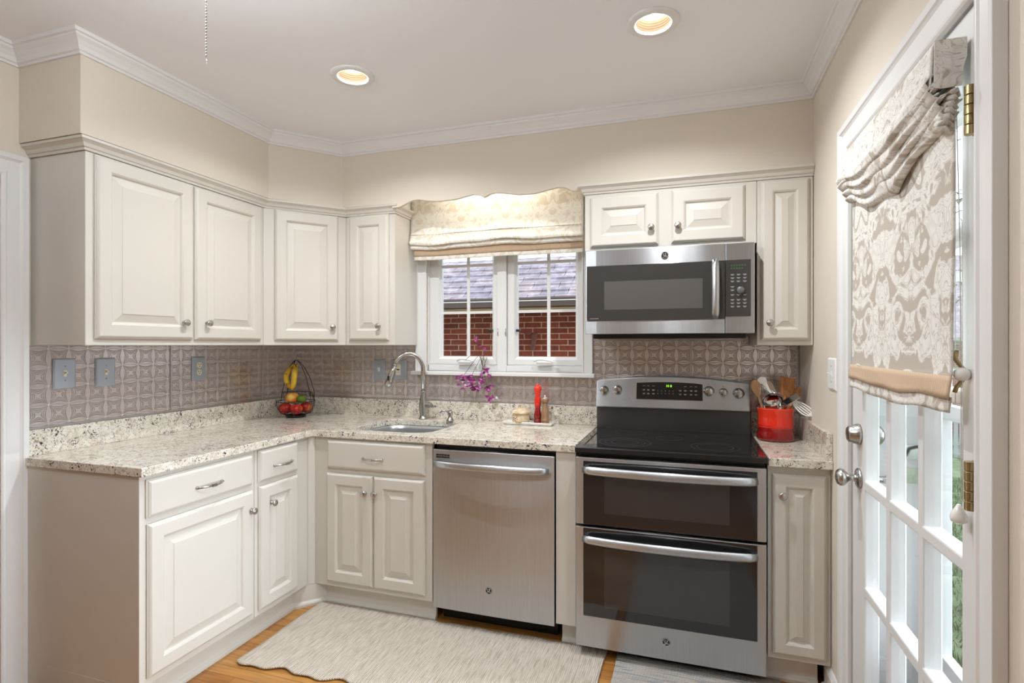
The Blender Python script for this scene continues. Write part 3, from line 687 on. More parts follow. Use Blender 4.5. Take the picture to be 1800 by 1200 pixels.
s1_ = sash(.990,1.437,1.064,1.396,1.240,'l'); s2_ = sash(1.495,1.942,1.553,1.900,1.741,'r')
def crank(sa,x0,x1):
    m = MB().box((x0+x1)/2-.045,(x0+x1)/2+.045,-.012,.026,1.240,1.256)
    m.tube([(x0+.01,-.016,1.262),(x0+.03,-.024,1.274),((x0+x1)/2,-.026,1.275),(x1-.02,-.024,1.266),(x1,-.020,1.258)],[.006,.009,.009,.007,.006],10,squash=(.7,1.3))
    m.build('crank_handle', M['whiteplastic'], sa)
crank(s1_,1.18,1.30); crank(s2_,1.66,1.79)
for sa,x in ((s1_,1.389),(s2_,1.562)): MB().box(x-.012,x+.012,.014,.040,1.435,1.450).build('sash_lock', M['black'], sa, bevel=.003)
for sa,x in ((s1_,1.442),(s2_,1.490)): MB().tube([(x,.010,1.46),(x,.004,1.43),(x,.006,1.41)],.0035,6).build('lock_lever', M['nickel'], sa)

# ------------------------------------------------------------------ roman blind on the window
e = empty('roman_shade',(0,0,0),0,'cream damask roman blind with tan band raised over the kitchen window','window blind')
bx0,bx1 = .932,1.972
def wav(x,a,f,p): return a*math.sin(f*x+p)+a*.5*math.sin(2.3*f*x+1.7*p)
def layer(pts, nseg, amp, name, mat, x0=bx0, x1=bx1):
    pr = []
    for a,b in zip(pts,pts[1:]):
        for k in range(nseg): t=k/nseg; pr.append((a[0]+(b[0]-a[0])*t, a[1]+(b[1]-a[1])*t))
    pr.append(pts[-1]); nv = len(pr)-1; ztop = pts[0][1]; zbot = pts[-1][1]
    def fn(u,v):
        y,z = pr[min(int(round(v*nv)),nv)]; x = x0+(x1-x0)*u; k = (ztop-z)/(ztop-zbot+1e-6)
        return (x, y+k*amp*.5*math.sin(17*x+3*k), z+k*wav(x,amp,9,.8))
    return MB().grid(fn,70,nv).build(name, mat, e, solid=.0025, merge=False)
layer([(-.060,2.335),(-.100,2.33),(-.112,2.02),(-.118,2.012),(-.104,2.006),(-.100,2.000)],6,.003,'upper_fabric',M['damask2'])
layer([(-.101,2.012),(-.116,2.006),(-.122,1.975),(-.132,1.960),(-.130,1.950),(-.110,1.952)],5,.006,'middle_fold',M['damask2'])
layer([(-.098,1.972),(-.112,1.955),(-.116,1.930),(-.108,1.924),(-.09,1.928)],4,.004,'lower_fold',M['damask2'])
layer([(-.096,1.935),(-.097,1.885)],4,.0015,'band',M['band2'],x0=bx0+.012)
layer([(-.0945,1.890),(-.0945,1.862)],4,.0015,'hem',M['damask2'],x0=bx0+.014,x1=bx1-.004)
# lamp inside the bay above the sink
e = empty('sink_light',(1.47,-.19,2.352),0,'small white light hidden behind the scalloped board above the window','lamp')
MB().box(-.31,.31,-.035,.035,-.010,.007).build('housing', M['whiteplastic'], e, bevel=.003); MB().box(-.29,.29,-.025,.025,-.013,-.0105).build('lens', M['bulb'], e)
sl = lamp('sink_lamp','AREA',(0,0,-.016),SINK_W,(1,.94,.84),.56,parent=e); sl.data.shape = 'RECTANGLE'; sl.data.size_y = .04

# ------------------------------------------------------------------ ceiling lights
for i,(x,y) in enumerate(CANS):
    lab = ['round white recessed ceiling light nearer the left wall','round white recessed ceiling light on the right, above the range side','added recessed ceiling light behind the camera, left of centre','added recessed ceiling light behind the camera, right of centre','recessed ceiling light at the far rear left','recessed ceiling light at the far rear right'][i]
    e = empty('recessed_light',(x,y,HH),0,lab,'ceiling light')
    MB().lathe([(.0935,-.0002),(.0935,-.004),(.088,-.0075),(.068,-.009),(.0625,-.007),(.061,0)],(0,0,0),'z',48,caps=False).build('trim_ring', M['trim'], e)
    pr = [(.0612,-.006)]
    for k in range(9): z = k*.0085; r = .061-.0012*k; pr += [(r,z),(r-.0022,z+.002),(r-.0022,z+.006)]
    MB().lathe(pr,(0,0,0),'z',40,caps=False).build('baffle', M['baffle'], e)
    MB().lathe([(0,.030),(.044,.031),(.0475,.034),(.0475,.075),(0,.076)],(0,0,0),'z',32).build('bulb', M['bulb'], e)
    lp = lamp('can_lamp','SPOT',(0,0,.012),(CAN_W if y > -2 else REAR_FILL_W),WARM,parent=e); lp.data.spot_size = math.radians(156); lp.data.spot_blend = 1.0; lp.data.shadow_soft_size = .006
# unseen dome added as fill, replacing a fan light; its chain hangs into view
dx,dy = 1.36,-2.20
e = empty('fill_dome_light',(dx,dy,HH),0,'unseen ceiling dome light added as fill, with a beaded pull chain hanging down','ceiling light')
MB().lathe([(.17,0),(.17,-.02),(.155,-.03)],(0,0,0),'z',40).build('canopy', M['nickel'], e); MB().lathe([(.155,-.03),(.16,-.06),(.14,-.10),(.09,-.125),(0,-.135)],(0,0,0),'z',40).build('dome_shade', M['dome'], e)
lamp('dome_fill_lamp','POINT',(0,0,-.20),DOME_W,(.84,.92,1),.15,parent=e)
cx,cy = 1.417-dx,-2.01-dy; m = MB()
for k in range(62): m.sphere((cx,cy,-.03-k*.0072),.0022,6,4)
m.tube([(cx,cy-.0,-.03-62*.0072),(cx+.003,cy,-.485),(cx,cy,-.49),(cx-.003,cy,-.485),(cx,cy,-.476)],.0007,5)
m.tube([(cx,cy,-.02),(cx,cy,-.475)],.0006,5)
m.build('pull_chain', M['nickel'], e, merge=False)

e = empty('fill_dome_light',(-.85,-2.0,2.6),0,'unseen ceiling dome light added to brighten the hall beyond the cased opening','ceiling light')
MB().lathe([(.15,0),(.16,-.04),(.10,-.09),(0,-.10)],(0,0,0),'z',32).build('dome_shade', M['dome'], e); lamp('hall_fill_lamp','POINT',(0,0,-.20),14,(1,.95,.92),.1,parent=e)  # fixture and lamp added out of view to brighten the hall
# ------------------------------------------------------------------ logo badge
def badge(parent, x, y, z, r=.0155):
    b = MB().lathe([(0,0),(r,0),(r,.0015),(r*.97,.0022)],(x,y,z),'y',32).build('badge', M['black'], parent)
    m = MB(); yy = y-.0026
    def ringl(rr,w,a0=0,a1=2*PI,cx=0,cz=0,n=28):
        pts=[(x+cx+rr*math.cos(a0+(a1-a0)*k/n),yy,z+cz+rr*math.sin(a0+(a1-a0)*k/n)) for k in range(n+1)]; m.tube(pts,w,6)
    ringl(r*.90,r*.055)
    for k in range(4):
        a = PI/2*k+PI/5; ringl(r*.28,r*.045,a,a+PI*1.25,r*.60*math.cos(a),r*.60*math.sin(a),10)
    m.build('emblem_rings', M['chrome'], b)
    # script-like G and E drawn as strokes
    def st(pts): m2.tube([(x+u*r,yy,z+v*r) for u,v in pts],r*.055,6)
    m2 = MB(); st([(-.08,.30),(-.20,.42),(-.38,.30),(-.42,.0),(-.30,-.26),(-.12,-.24),(-.04,-.02),(-.18,.0)]); st([(-.04,-.02),(.0,-.34),(-.14,-.50),(-.32,-.42)])
    st([(.42,.28),(.28,.42),(.12,.30),(.16,.10),(.30,.04)]); st([(.30,.04),(.10,-.08),(.10,-.34),(.28,-.46),(.46,-.30)]); m2.build('monogram', M['chrome'], b)

# ------------------------------------------------------------------ dishwasher
e = empty('dishwasher',(0,0,0),0,'stainless steel dishwasher between the sink cabinet and the range','dishwasher')
MB().box(1.334,1.940,-.01,-.585,.10,.872).box(1.345,1.93,-.05,-.53,.001,.10).build('body', M['black'], e)
d = MB(); 
def dwf(u,v):
    x = 1.338+(1.938-1.338)*u; z = .094+(.856-.094)*v
    return (x,-.637-.004*math.sin(PI*u),z)
front = MB().grid(dwf,16,1)
front.add([(1.338,-.59,.094),(1.938,-.59,.094),(1.938,-.59,.856),(1.338,-.59,.856)],[(0,1,2,3)])
m = MB().prism([(1.338,-.59)]+[(1.338+.6*k/16,-.637-.004*math.sin(PI*k/16)) for k in range(17)]+[(1.938,-.59)],.094,.856,flat)
dd = m.build('door', M['steel'], e, bevel=.002)
pts = []
for k in range(17):
    t=k/16; pts.append((1.346+.57*t,-.650-.032*math.sin(PI*t)**.5,.790))
MB().tube(pts,[.010]+[.0125]*15+[.010],12,squash=(1.3,.55)).build('handle', M['steel'], dd)
m = MB()
for r in range(2):
    for k in range(5): m.box(1.356+.0145*k,1.367+.0145*k,-.6425,-.637,.828-.011*r,.834-.011*r)
m.build('vent_slots', M['black'], dd)
badge(dd,1.626,-.6412,.214,.0165)

# ------------------------------------------------------------------ range (double oven)
e = empty('range',(0,0,0),0,'stainless steel double oven range with black ceramic glass cooktop','range')
RX0,RX1 = 2.041,2.806; XC=(RX0+RX1)/2
MB().box(RX0+.004,RX1-.004,-.02,-.63,.04,.895).box(RX0+.03,RX1-.03,-.08,-.56,.002,.04).build('body', M['black'], e)
m = MB().loft_rects([(RX0+.002,RX1-.002,-.675,-.05,.895),(RX0-.002+.002,RX1,-.683,-.045,.893),(RX0,RX1,-.683,-.045,.912),(RX0+.003,RX1-.003,-.680,-.048,.9175),(RX0+.030,RX1-.030,-.655,-.075,.9175),(RX0+.034,RX1-.034,-.651,-.078,.915)],lambda x,y,z:(x,z,y))
ck = m.build('cooktop', M['blackglass'], e)
m = MB()
def flatring(cx,cy,r,w=.0012,n=48):
    vs=[];fs=[]
    for k in range(n):
        a=2*PI*k/n
        for rr in (r-w,r+w): vs.append((cx+rr*math.cos(a),cy+rr*math.sin(a),.9154))
    for k in range(n): k2=(k+1)%n; fs.append((2*k,2*k+1,2*k2+1,2*k2))
    m.add(vs,fs)
for (cx,cy,rs) in ((2.235,-.50,(.06,.09,.115)),(2.235,-.215,(.075,)),(2.62,-.50,(.075,.10)),(2.62,-.215,(.075,)),(2.425,-.33,(.06,))):
    for r in rs: flatring(cx,cy,r)
m.build('burner_rings', M['ring'], ck, merge=False)
# front lip underside gap, doors
def oven_door(z0,z1,g0,g1,name,lab=None):
    d = MB().box(RX0+.003,RX1-.003,-.632,-.678,z0,z1).build(name, M['steel'], e, bevel=.004)
    gl = MB().box(RX0+.036,RX1-.036,-.677,-.6805,g0,g1).build('door_glass', M['ovenglass'], d, bevel=.0015)
    return d,gl
d1,g1 = oven_door(.581,.872,.583,.856,'upper_door'); d2,g2 = oven_door(.052,.571,.187,.566,'lower_door')
MB().box(2.168,2.668,-.6805,-.6812,.635,.80).build('oven_window', M['ovenwin'], g1, bevel=.0003); MB().box(2.168,2.668,-.6805,-.6812,.232,.486).build('oven_window', M['ovenwin'], g2, bevel=.0003)
for d,z in ((d1,.822),(d2,.526)):
    pts=[(2.078+.69*k/24,-.700-.034*math.sin(PI*k/24)**.6,z) for k in range(25)]
    h = MB().tube(pts,[.011]+[.0145]*23+[.011],14,squash=(1.25,.7)); h.box(2.082,2.10,-.680,-.705,z-.012,z+.012).box(2.746,2.764,-.680,-.705,z-.012,z+.012); h.build('handle', M['steel'], d)
badge(d2,XC,-.6782,.128,.0165)
# backguard
m = MB().box(RX0,RX1,-.012,-.095,.895,1.032).build('rear_riser', M['satinblack'], e, bevel=.004)
pl = [(RX0,1.030),(RX1-.006,1.030),(RX1-.006,1.165)]; n=24
top = [(RX1-.006-(RX1-.006-RX0)*k/n, 1.168+.028*math.sin(PI*k/n)) for k in range(n+1)]
bgd = MB().prism([(RX0,1.030),(RX1-.006,1.030)]+top,-.012,-.128,lambda u,v,t:(u,t+(v-1.03)*.22*(1 if t<-.05 else 0),v)).build('control_panel', M['steel'], e, bevel=.006, seg=3)
def ypan(z,o=0): return -.128+(z-1.03)*.22-o
m = MB(); vs=[]; dx0,dx1,dz0,dz1 = 2.252,2.578,1.077,1.160
pts=[(dx0,dz0),(dx1,dz0),(dx1,dz1-.002)]+[(dx1-(dx1-dx0)*k/10,dz1+.006*math.sin(PI*k/10)) for k in range(1,10)]+[(dx0,dz1)]
disp = MB().prism(pts,.0008,.0022,lambda u,v,t:(u,ypan(v,t),v)).build('display', M['blackglass'], bgd)
MB().prism([(x+(.003 if x>2.41 else -.003),z+(.003 if z>1.12 else -.003)) for x,z in pts],.0003,.0010,lambda u,v,t:(u,ypan(v,t),v)).build('display_bezel', M['chrome'], bgd)
mpd = lambda u,v:(u,ypan(v,.0026),v)
text_mesh([('10 8',2.414,1.146,.017)],'clock_digits',M['green'],disp,mpd)
its = [(s_,2.360+.0188*k,1.121,.008) for k,s_ in enumerate('12345')]+[(s_,2.360+.0188*k,1.107,.008) for k,s_ in enumerate('67890')]
text_mesh(its,'number_keys',M['legend'],disp,mpd)
m = MB()
for xx in (2.290,2.312,2.338,2.470,2.495,2.523,2.546):
    for zz in (1.145,1.126,1.107):
        if xx == 2.470 and zz > 1.14: continue
        for q_ in range(2 if (zz<1.14) else 1): m.add([mpd(xx-.0065+.001*q_,zz-.0008-.0035*q_),mpd(xx+.0065-.001*q_,zz-.0008-.0035*q_),mpd(xx+.0065-.001*q_,zz+.0008-.0035*q_),mpd(xx-.0065+.001*q_,zz+.0008-.0035*q_)],[(0,1,2,3)])
m.build('key_legends', M['legend'], disp, merge=False)
for (x,z,r) in ((2.083,1.117,.0225),(2.153,1.122,.0225),(2.608,1.124,.0245),(2.676,1.121,.0195),(2.747,1.117,.0255)):
    k_ = MB().lathe([(r,0),(r,.006),(r*.93,.012),(r*.80,.020),(r*.74,.022),(0,.0225)],(x,ypan(z),z),'y',28); k_.box(x-.003,x+.003,ypan(z,.030),ypan(z,.012),z-r*.75,z+r*.98); k_.build('control_knob', M['nickel'], bgd, bevel=.0008, seg=1)
    MB().lathe([(r*1.08,0),(r*1.08,.0012)],(x,ypan(z,.0003),z),'y',28).lathe([(.0018,0),(.0018,.001)],(x,ypan(z+r*1.5,.0004),z+r*1.5),'y',8).build('knob_marks', M['black'], bgd)

# ------------------------------------------------------------------ microwave
e = empty('microwave',(0,0,0),0,'stainless steel over-the-range microwave with black glass door','microwave')
MX0,MX1,MZ0,MZ1,MY = 2.036,2.789,1.410,1.812,-.40
MB().box(MX0,MX1,-.010,-.372,MZ0+.006,MZ1+.004).build('body', M['black'], e, bevel=.002)
MB().box(MX0+.03,MX1-.03,-.02,-.355,1.388,MZ0+.006).build('underside', M['black'], e, bevel=.004)
MB().box(MX0+.05,MX0+.34,-.10,-.33,1.385,1.388).box(MX1-.34,MX1-.05,-.10,-.33,1.385,1.388).build('grease_filters', M['nickel'], e)
d = MB().prism([(MX0,-.374),(2.6665,-.374),(2.6665,-.403)]+[(2.6665-.6305*k/12,-.402-.006*math.sin(PI*k/24+PI/2)) for k in range(1,12)]+[(MX0,-.400)],MZ0,MZ1,flat).build('door', M['steel'], e, bevel=.002)
gl = MB().box(MX0+.008,2.6655,-.4080,-.4102,1.474,1.736).build('door_glass', M['mwglass'], d, bevel=.001)
MB().box(2.128,2.572,-.4102,-.4108,1.525,1.660).build('viewing_window', M['mwwin'], gl)
pts=[(2.626,-.412-.032*math.sin(PI*k/14)**.5,1.478+.262*k/14) for k in range(15)]
MB().tube(pts,[.013]+[.016]*13+[.013],12,squash=(.45,1)).build('handle', M['steel'], d)
badge(d,2.407,-.4085,1.773,.0165)
dm = MB()
for k in range(5): dm.box(2.060+.0085*k,2.0665+.0085*k,-.4107,-.4101,1.4828,1.4846)
dm.build('door_legend',M['legend'],gl,merge=False)
cp = MB().box(2.668,MX1,-.374,-.406,MZ0,MZ1).build('control_panel', M['steel'], e, bevel=.003)
kp = MB().box(2.6685,2.773,-.4062,-.4085,1.485,1.737).build('keypad', M['mwglass'], cp, bevel=.001)
dm = MB()
for zz_,n_ in ((1.712,6),(1.699,5)):
    for k in range(n_): dm.box(2.690+.011*k,2.697+.011*k,-.4093,-.4086,zz_-.0035,zz_+.0035)
dm.build('display_segments',M['dimgreen'],kp,merge=False)
m = MB()
for zz in (1.672,1.657,1.642,1.618,1.603,1.582,1.560,1.545,1.530):
    for xx in (2.697,2.722,2.748):
        if zz in (1.618,1.603) and xx > 2.70: continue
        m.box(xx-.0075,xx+.0075,-.4091,-.4086,zz-.0008,zz+.0008); m.box(xx-.005,xx+.005,-.4091,-.4086,zz-.0044,zz-.0030)
m.build('key_legends', M['legend'], kp, merge=False)
MB().lathe([(.0165,0),(.0165,.010),(.0145,.013),(0,.0135)],(2.730,-.4086,1.601),'y',28).build('dial', M['dialgrey'], kp); MB().lathe([(.0168,.0),(.0168,.0105),(.0155,.0125)],(2.730,-.4086,1.601),'y',28,caps=False).build('dial_ring', M['nickel'], kp)

# ------------------------------------------------------------------ faucet
e = empty('faucet',(1.000,-.085,CT),0,'tall brushed nickel gooseneck pull-down faucet behind the sink','faucet')
MB().lathe([(.027,0),(.027,.006),(.022,.010),(.020,.03),(.025,.07),(.025,.09),(.018,.13),(.0145,.155),(.0145,.160),(.0165,.162),(.0165,.168),(.014,.170)],(0,0,0),'z',28).build('base', M['nickel'], e)
dirx,diry = -.84,-.54; pts=[(0,0,.165),(0,0,.30)]
R_=.085
for k in range(1,13):
    a=PI*k/12*.93; pts.append((dirx*(R_-R_*math.cos(a)),diry*(R_-R_*math.cos(a)),.30+R_*math.sin(a)*1.08))
pe = pts[-1]; MB().tube(pts,.0135,14).build('neck', M['nickel'], e)
dv = Vector((pts[-1][0]-pts[-2][0],pts[-1][1]-pts[-2][1],pts[-1][2]-pts[-2][2])).normalized(); P0=Vector(pe)
sp = MB().tube([P0,P0+dv*.03,P0+dv*.085,P0+dv*.125],[.0145,.0165,.020,.022],16).build('spray_head', M['nickel'], e)
bp_ = P0+dv*.075; MB().box(bp_.x-.007,bp_.x+.005,bp_.y-.024,bp_.y-.015,bp_.z-.014,bp_.z+.014).build('spray_button', M['black'], sp, bevel=.003)
MB().tube([(.012,0,.085),(.040,-.002,.088),(.052,-.006,.086),(.075,-.022,.080),(.098,-.036,.084)],[.016,.018,.014,.006,.007],12).build('lever', M['nickel'], e)
e = empty('soap_dispenser',(1.195,-.125,CT),0,'small brushed nickel soap dispenser right of the faucet','soap dispenser')
MB().lathe([(.024,0),(.022,.008),(.014,.022),(.012,.030),(.012,.036),(.015,.040),(.015,.056),(.012,.060),(0,.061)],(0,0,0),'z',24).build('body', M['nickel'], e); MB().tube([(0,0,.052),(-.025,-.012,.066),(-.042,-.020,.062),(-.052,-.026,.050)],[.008,.006,.0055,.005],10).build('spout', M['nickel'], e)

# ------------------------------------------------------------------ fruit basket
bx,by = .205,-.235
e = empty('fruit_basket',(bx,by,CT),0,'black wire fruit basket with arched banana hook in the counter corner','basket')
m = MB(); nW=26
def ring(r,z,w=.002,n=36): m.tube([(r*math.cos(2*PI*k/n),r*math.sin(2*PI*k/n),z) for k in range(n+1)],w,6)
zr = .098
for k in range(nW):
    a=2*PI*k/nW; m.tube([(.055*math.cos(a),.055*math.sin(a),.012),(.090*math.cos(a),.090*math.sin(a),.030),(.108*math.cos(a),.108*math.sin(a),.062),(.112*math.cos(a),.112*math.sin(a),zr)],.0013,5)
ring(.055,.012,.0025); ring(.113,zr,.0022); ring(.100,.045,.0015)
m.lathe([(.056,.002),(.058,.002),(.058,.016),(.052,.016)],(0,0,0),'z',30,caps=False)
m.build('wire_bowl', M['wire'], e, merge=False)
m = MB()
# rear tall fence of wires and arches to the apex
for s_ in (-1,1):
    for off in (0,.055):
        m.tube([(s_*.112*math.cos(off*6),.112*math.sin(off*6),zr),(s_*.100,off*.8,.16),(s_*.074,off*.6,.25),(s_*.042,off*.3,.315),(s_*.014,off*.1,.345),(0,0,.352)],.0022,6)
m.tube([(0,0,.352),(.004,-.012,.345),(.006,-.020,.330),(.002,-.012,.318)],.0022,6)
for k in range(13):
    a=PI*(k+.5)/13; m.tube([(.112*math.cos(a),.112*math.sin(a),zr),(.100*math.cos(a),.085*math.sin(a),.150)],.0012,5)
m.tube([(.100*math.cos(PI*k/12),.085*math.sin(PI*k/12),.150) for k in range(13)],.002,6)
m.tube([(.112,-.02,zr),(.150,-.03,zr-.002),(.146,-.03,.050),(.118,-.02,.030),(.098,-.015,.030)],.0018,6)
m.build('handle_arch', M['wire'], e, merge=False)
def fruit(label,c,r,mat,cat='apple',name='apple',sc_=(1,1,.9)):
    e = empty(name,(bx+c[0],by+c[1],CT+c[2]),random.random()*6,label,cat,'fruit in the basket')
    MB().sphere((0,0,0),r,20,12,sc_,lambda th,a:1-.22*math.exp(-(th/.45)**2)-.12*math.exp(-((PI-th)/.4)**2)).build('skin', mat, e); MB().tube([(0,0,r*.62),(.002,.001,r*.8),(.006,.002,r*1.0)],.0015,6).build('stem', M['stem'], e)
fruit('leftmost red apple at the front of the wire basket',(-.042,-.045,.056),.040,M['apple'])
fruit('red apple at the front middle of the wire basket, lowest row',(.040,-.045,.054),.038,M['apple'])
fruit('rightmost red apple, at the back right of the wire basket',(.040,.045,.056),.038,M['apple'])
fruit('yellow blushed apple on top of the pile in the wire basket',(-.018,-.010,.118),.040,M['applegold'])
fruit('green lime poking up at the back of the fruit basket',(.034,.006,.112),.030,M['lime'],'lime','lime',(1,1,.85))
e = empty('banana_bunch',(bx+.002,by-.012,CT+.318),0,'bunch of ripe yellow bananas hanging from the basket hook','bananas')
for k,(px,py,ln,tw) in enumerate(((-.030,-.006,1.0,-.5),(.026,-.012,1.02,.2),(.008,.016,.9,1.2))):
    pts=[];rs=[]
    for j in range(11):
        t=j/10; bow=math.sin(PI*t*.95); pts.append((px*.25*(1-t)+px*bow*1.0+(-.012*t if k==1 else -.016*t), py+(-.020)*bow, -.150*ln*t+.004)); rs.append(.0055 if j==0 else (.0075 if j==1 else (.0165*min(1,math.sin(PI*(t*.88+.06))**.4) if j<10 else .005)))
    MB().tube(pts,rs,8).build('banana', M['banana'], e)
MB().tube([(0,0,.008),(0,0,-.012)],[.006,.010],8).build('crown_stem', M['stem'], e)

# ------------------------------------------------------------------ tray, pot, mills
tx,ty = 1.660,-.095
e = empty('tray',(tx,ty,CT),0,'small rectangular white ceramic tray by the backsplash','tray')
R_=lambda i,j,z:(-.144+i,.144-i,-.044+j,.044-j,z)
MB().loft_rects([R_(.012,.010,.0005),R_(.004,.004,.004),R_(0,0,.015),R_(.002,.002,.0165),R_(.006,.006,.0145),R_(.012,.010,.006)],lambda x,y,z:(x,z,y)).build('dish', M['porcelain'], e, bevel=.001)
e = empty('garlic_keeper',(tx-.046,ty,CT+.0065),0,'small cream glazed lidded pot with dark holes on the white tray','pot')
MB().lathe([(.040,0),(.046,.004),(.049,.02),(.047,.040),(.043,.052),(.046,.056)],(0,0,0),'z',32).build('pot', M['pot'], e); ld = MB().lathe([(.055,.056),(.056,.060),(.050,.066),(.040,.074),(.022,.082),(0,.084)],(0,0,0),'z',32).build('lid', M['pot'], e)
MB().tube([(.012*math.cos(a*PI/8),0,.090+.012*math.sin(a*PI/8)) for a in range(-3,12)],.0035,8).build('lid_loop', M['pot'], ld)
m = MB()
for (a,z) in ((-1.9,.030),(-1.7,.026),(-2.1,.026),(-1.95,.018),(-1.75,.036),(-2.2,.034)): m.sphere((.0478*math.cos(a),.0478*math.sin(a),z),.0028,8,6)
m.build('holes', M['spot'], e)
e = empty('pepper_mill',(1.712,ty+.004,CT+.0065),0,'tall glossy red pepper mill on the white tray','pepper mill')
MB().lathe([(.023,0),(.0235,.004),(.0225,.022),(.0195,.024),(.0195,.030),(.0225,.033),(.0215,.05),(.0165,.072),(.0155,.088),(.0195,.115),(.0195,.130),(.015,.150),(.014,.160),(.0185,.168),(.0185,.172)],(0,0,0),'z',28).build('body', M['redmill'], e)
MB().lathe([(.0185,.1722),(.0165,.176),(.022,.188),(.0225,.196),(.019,.206),(.010,.211),(.0075,.213),(.009,.219),(.005,.223),(0,.2235)],(0,0,0),'z',28).build('head', M['redmill'], e)
e = empty('salt_mill',(1.757,ty-.010,CT+.0065),0,'shorter turned wooden salt mill beside the red mill','salt mill')
MB().lathe([(.0235,0),(.0235,.012),(.021,.014),(.0235,.017),(.0235,.024),(.021,.027),(.0205,.045),(.0215,.062),(.0185,.085),(.014,.105),(.0145,.118)],(0,0,0),'z',28).build('body', M['mill'], e)
MB().lathe([(.015,.1182),(.021,.124),(.0235,.134),(.0215,.142)],(0,0,0),'z',28).build('collar', M['mill'], e); MB().lathe([(.0215,.1422),(.018,.147),(.009,.150),(.006,.152),(.0075,.158),(.004,.162),(0,.1625)],(0,0,0),'z',24).build('cap', M['chrome'], e)

# ------------------------------------------------------------------ plant on the window stool
vx,vy,vz = 1.355,-.020,1.1995
e = empty('bud_vase',(vx,vy,vz),0,'small clear glass bud vase of water on the window stool','vase')
MB().lathe([(.016,0),(.022,.006),(.024,.025),(.018,.045),(.010,.062),(.010,.078),(.0135,.084),(.012,.084),(.0085,.076),(.0085,.062),(.0165,.044),(.0225,.024),(.020,.008),(0,.004)],(0,0,0),'z',24,caps=False).build('glass', M['vaseglass'], e)
e = empty('trailing_plant',(vx,vy,vz+.08),0,'trailing plant with purple leaves spilling over the window stool','plant')
m = MB(); lv = MB(); lv2 = []
def leaf(m_, p, d, l, w, up=Vector((0,-1,.3))):
    d=Vector(d).normalized(); s=d.cross(up).normalized(); nrm=s.cross(d)
    def fn(u,v):
        t=v; ww=w*math.sin(PI*min(1,t**.8))*(1 if t<1 else 0); x=(u-.5)*2
        return Vector(p)+d*(l*t)+s*(ww*x*.5)+nrm*(abs(x)*.18*w-.25*l*t*t)
    m_.grid(fn,4,6)
stems = [[(0,0,-.06),(-.005,-.01,.02),(-.015,-.03,.06),(-.030,-.045,.115),(-.020,-.045,.135)],
 [(0,0,-.05),(-.010,-.025,.015),(-.045,-.05,-.03),(-.085,-.055,-.085),(-.105,-.06,-.115)],
 [(0,0,-.05),(.008,-.02,.02),(-.010,-.05,-.03),(-.040,-.055,-.090),(-.055,-.06,-.150)],
 [(0,0,-.05),(.015,-.015,.03),(.030,-.04,.0),(.034,-.055,-.06),(.040,-.06,-.12),(.060,-.06,-.19),(.066,-.06,-.235)],
 [(0,0,-.05),(-.02,-.02,.03),(-.06,-.04,.015),(-.09,-.045,-.01)],
 [(0,0,-.05),(.02,-.02,.04),(.045,-.04,.02),(.035,-.055,-.03),(.010,-.06,-.09)]]
for s_ in stems:
    # smooth the stem
    P_=[Vector(p) for p in s_]; pts=[]
    for i in range(len(P_)-1):
        p0=P_[max(i-1,0)];p1=P_[i];p2=P_[i+1];p3=P_[min(i+2,len(P_)-1)]
        for k in range(5):
            t=k/5; pts.append(.5*((2*p1)+(-p0+p2)*t+(2*p0-5*p1+4*p2-p3)*t*t+(-p0+3*p1-3*p2+p3)*t**3))
    pts.append(P_[-1]); m.tube(pts,.0013,5)
m.build('stems', M['stem'], e, merge=False)
rnd=random.Random(4)
spots=[(-.030,-.045,.112),(-.018,-.045,.130),(.005,-.03,.075),(.012,-.035,.06),(-.105,-.06,-.11),(-.095,-.06,-.10),(-.07,-.06,-.105),(-.085,-.06,-.135),(-.055,-.06,-.14),(-.04,-.058,-.12),(-.065,-.06,-.155),(-.03,-.06,-.15),(-.11,-.06,-.155),(.034,-.06,-.065),(.045,-.06,-.07),(.028,-.06,-.085),(.055,-.06,-.09),(.030,-.06,-.12),(.010,-.06,-.125),(.0,-.06,-.145),(-.015,-.06,-.135),(.058,-.06,-.16),(.045,-.06,-.165),(.066,-.06,-.225),(.060,-.06,-.235),(-.02,-.06,-.17),(.0,-.06,-.17)]
spots += [(p[0]+rnd.uniform(-.02,.02),p[1],p[2]+rnd.uniform(-.018,.018)) for p in spots[4:]]
for i,p in enumerate(spots): leaf(lv,p,(rnd.uniform(-1,1),rnd.uniform(-.5,.1),rnd.uniform(-.6,.35)),rnd.uniform(.028,.042),rnd.uniform(.015,.023))
lv.build('leaves', M['purple'], e, merge=False)

# ------------------------------------------------------------------ utensil crock
ux,uy = 2.898,-.215
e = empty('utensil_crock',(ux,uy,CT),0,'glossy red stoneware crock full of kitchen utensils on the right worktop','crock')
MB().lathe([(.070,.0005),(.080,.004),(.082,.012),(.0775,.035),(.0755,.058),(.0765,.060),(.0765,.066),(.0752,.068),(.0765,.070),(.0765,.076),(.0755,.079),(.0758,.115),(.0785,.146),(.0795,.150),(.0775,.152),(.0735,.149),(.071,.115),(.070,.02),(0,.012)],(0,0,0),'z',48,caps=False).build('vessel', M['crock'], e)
UG='utensils standing in the red crock'
def shaft(name,label,cat,base,tip,r0,r1,mat,head=None,hname='head',hmat=None):
    e = empty(name,(ux+base[0],uy+base[1],CT+base[2]),0,label,cat,UG); b=Vector(base); t=Vector(tip)-b
    MB().tube([(0,0,0),tuple(t*.5),tuple(t)],[r0,(r0+r1)/2,r1],10).build('shaft', mat, e)
    o = MB(); head(o,t,t.normalized()); o.build(hname, hmat or mat, e, merge=False)
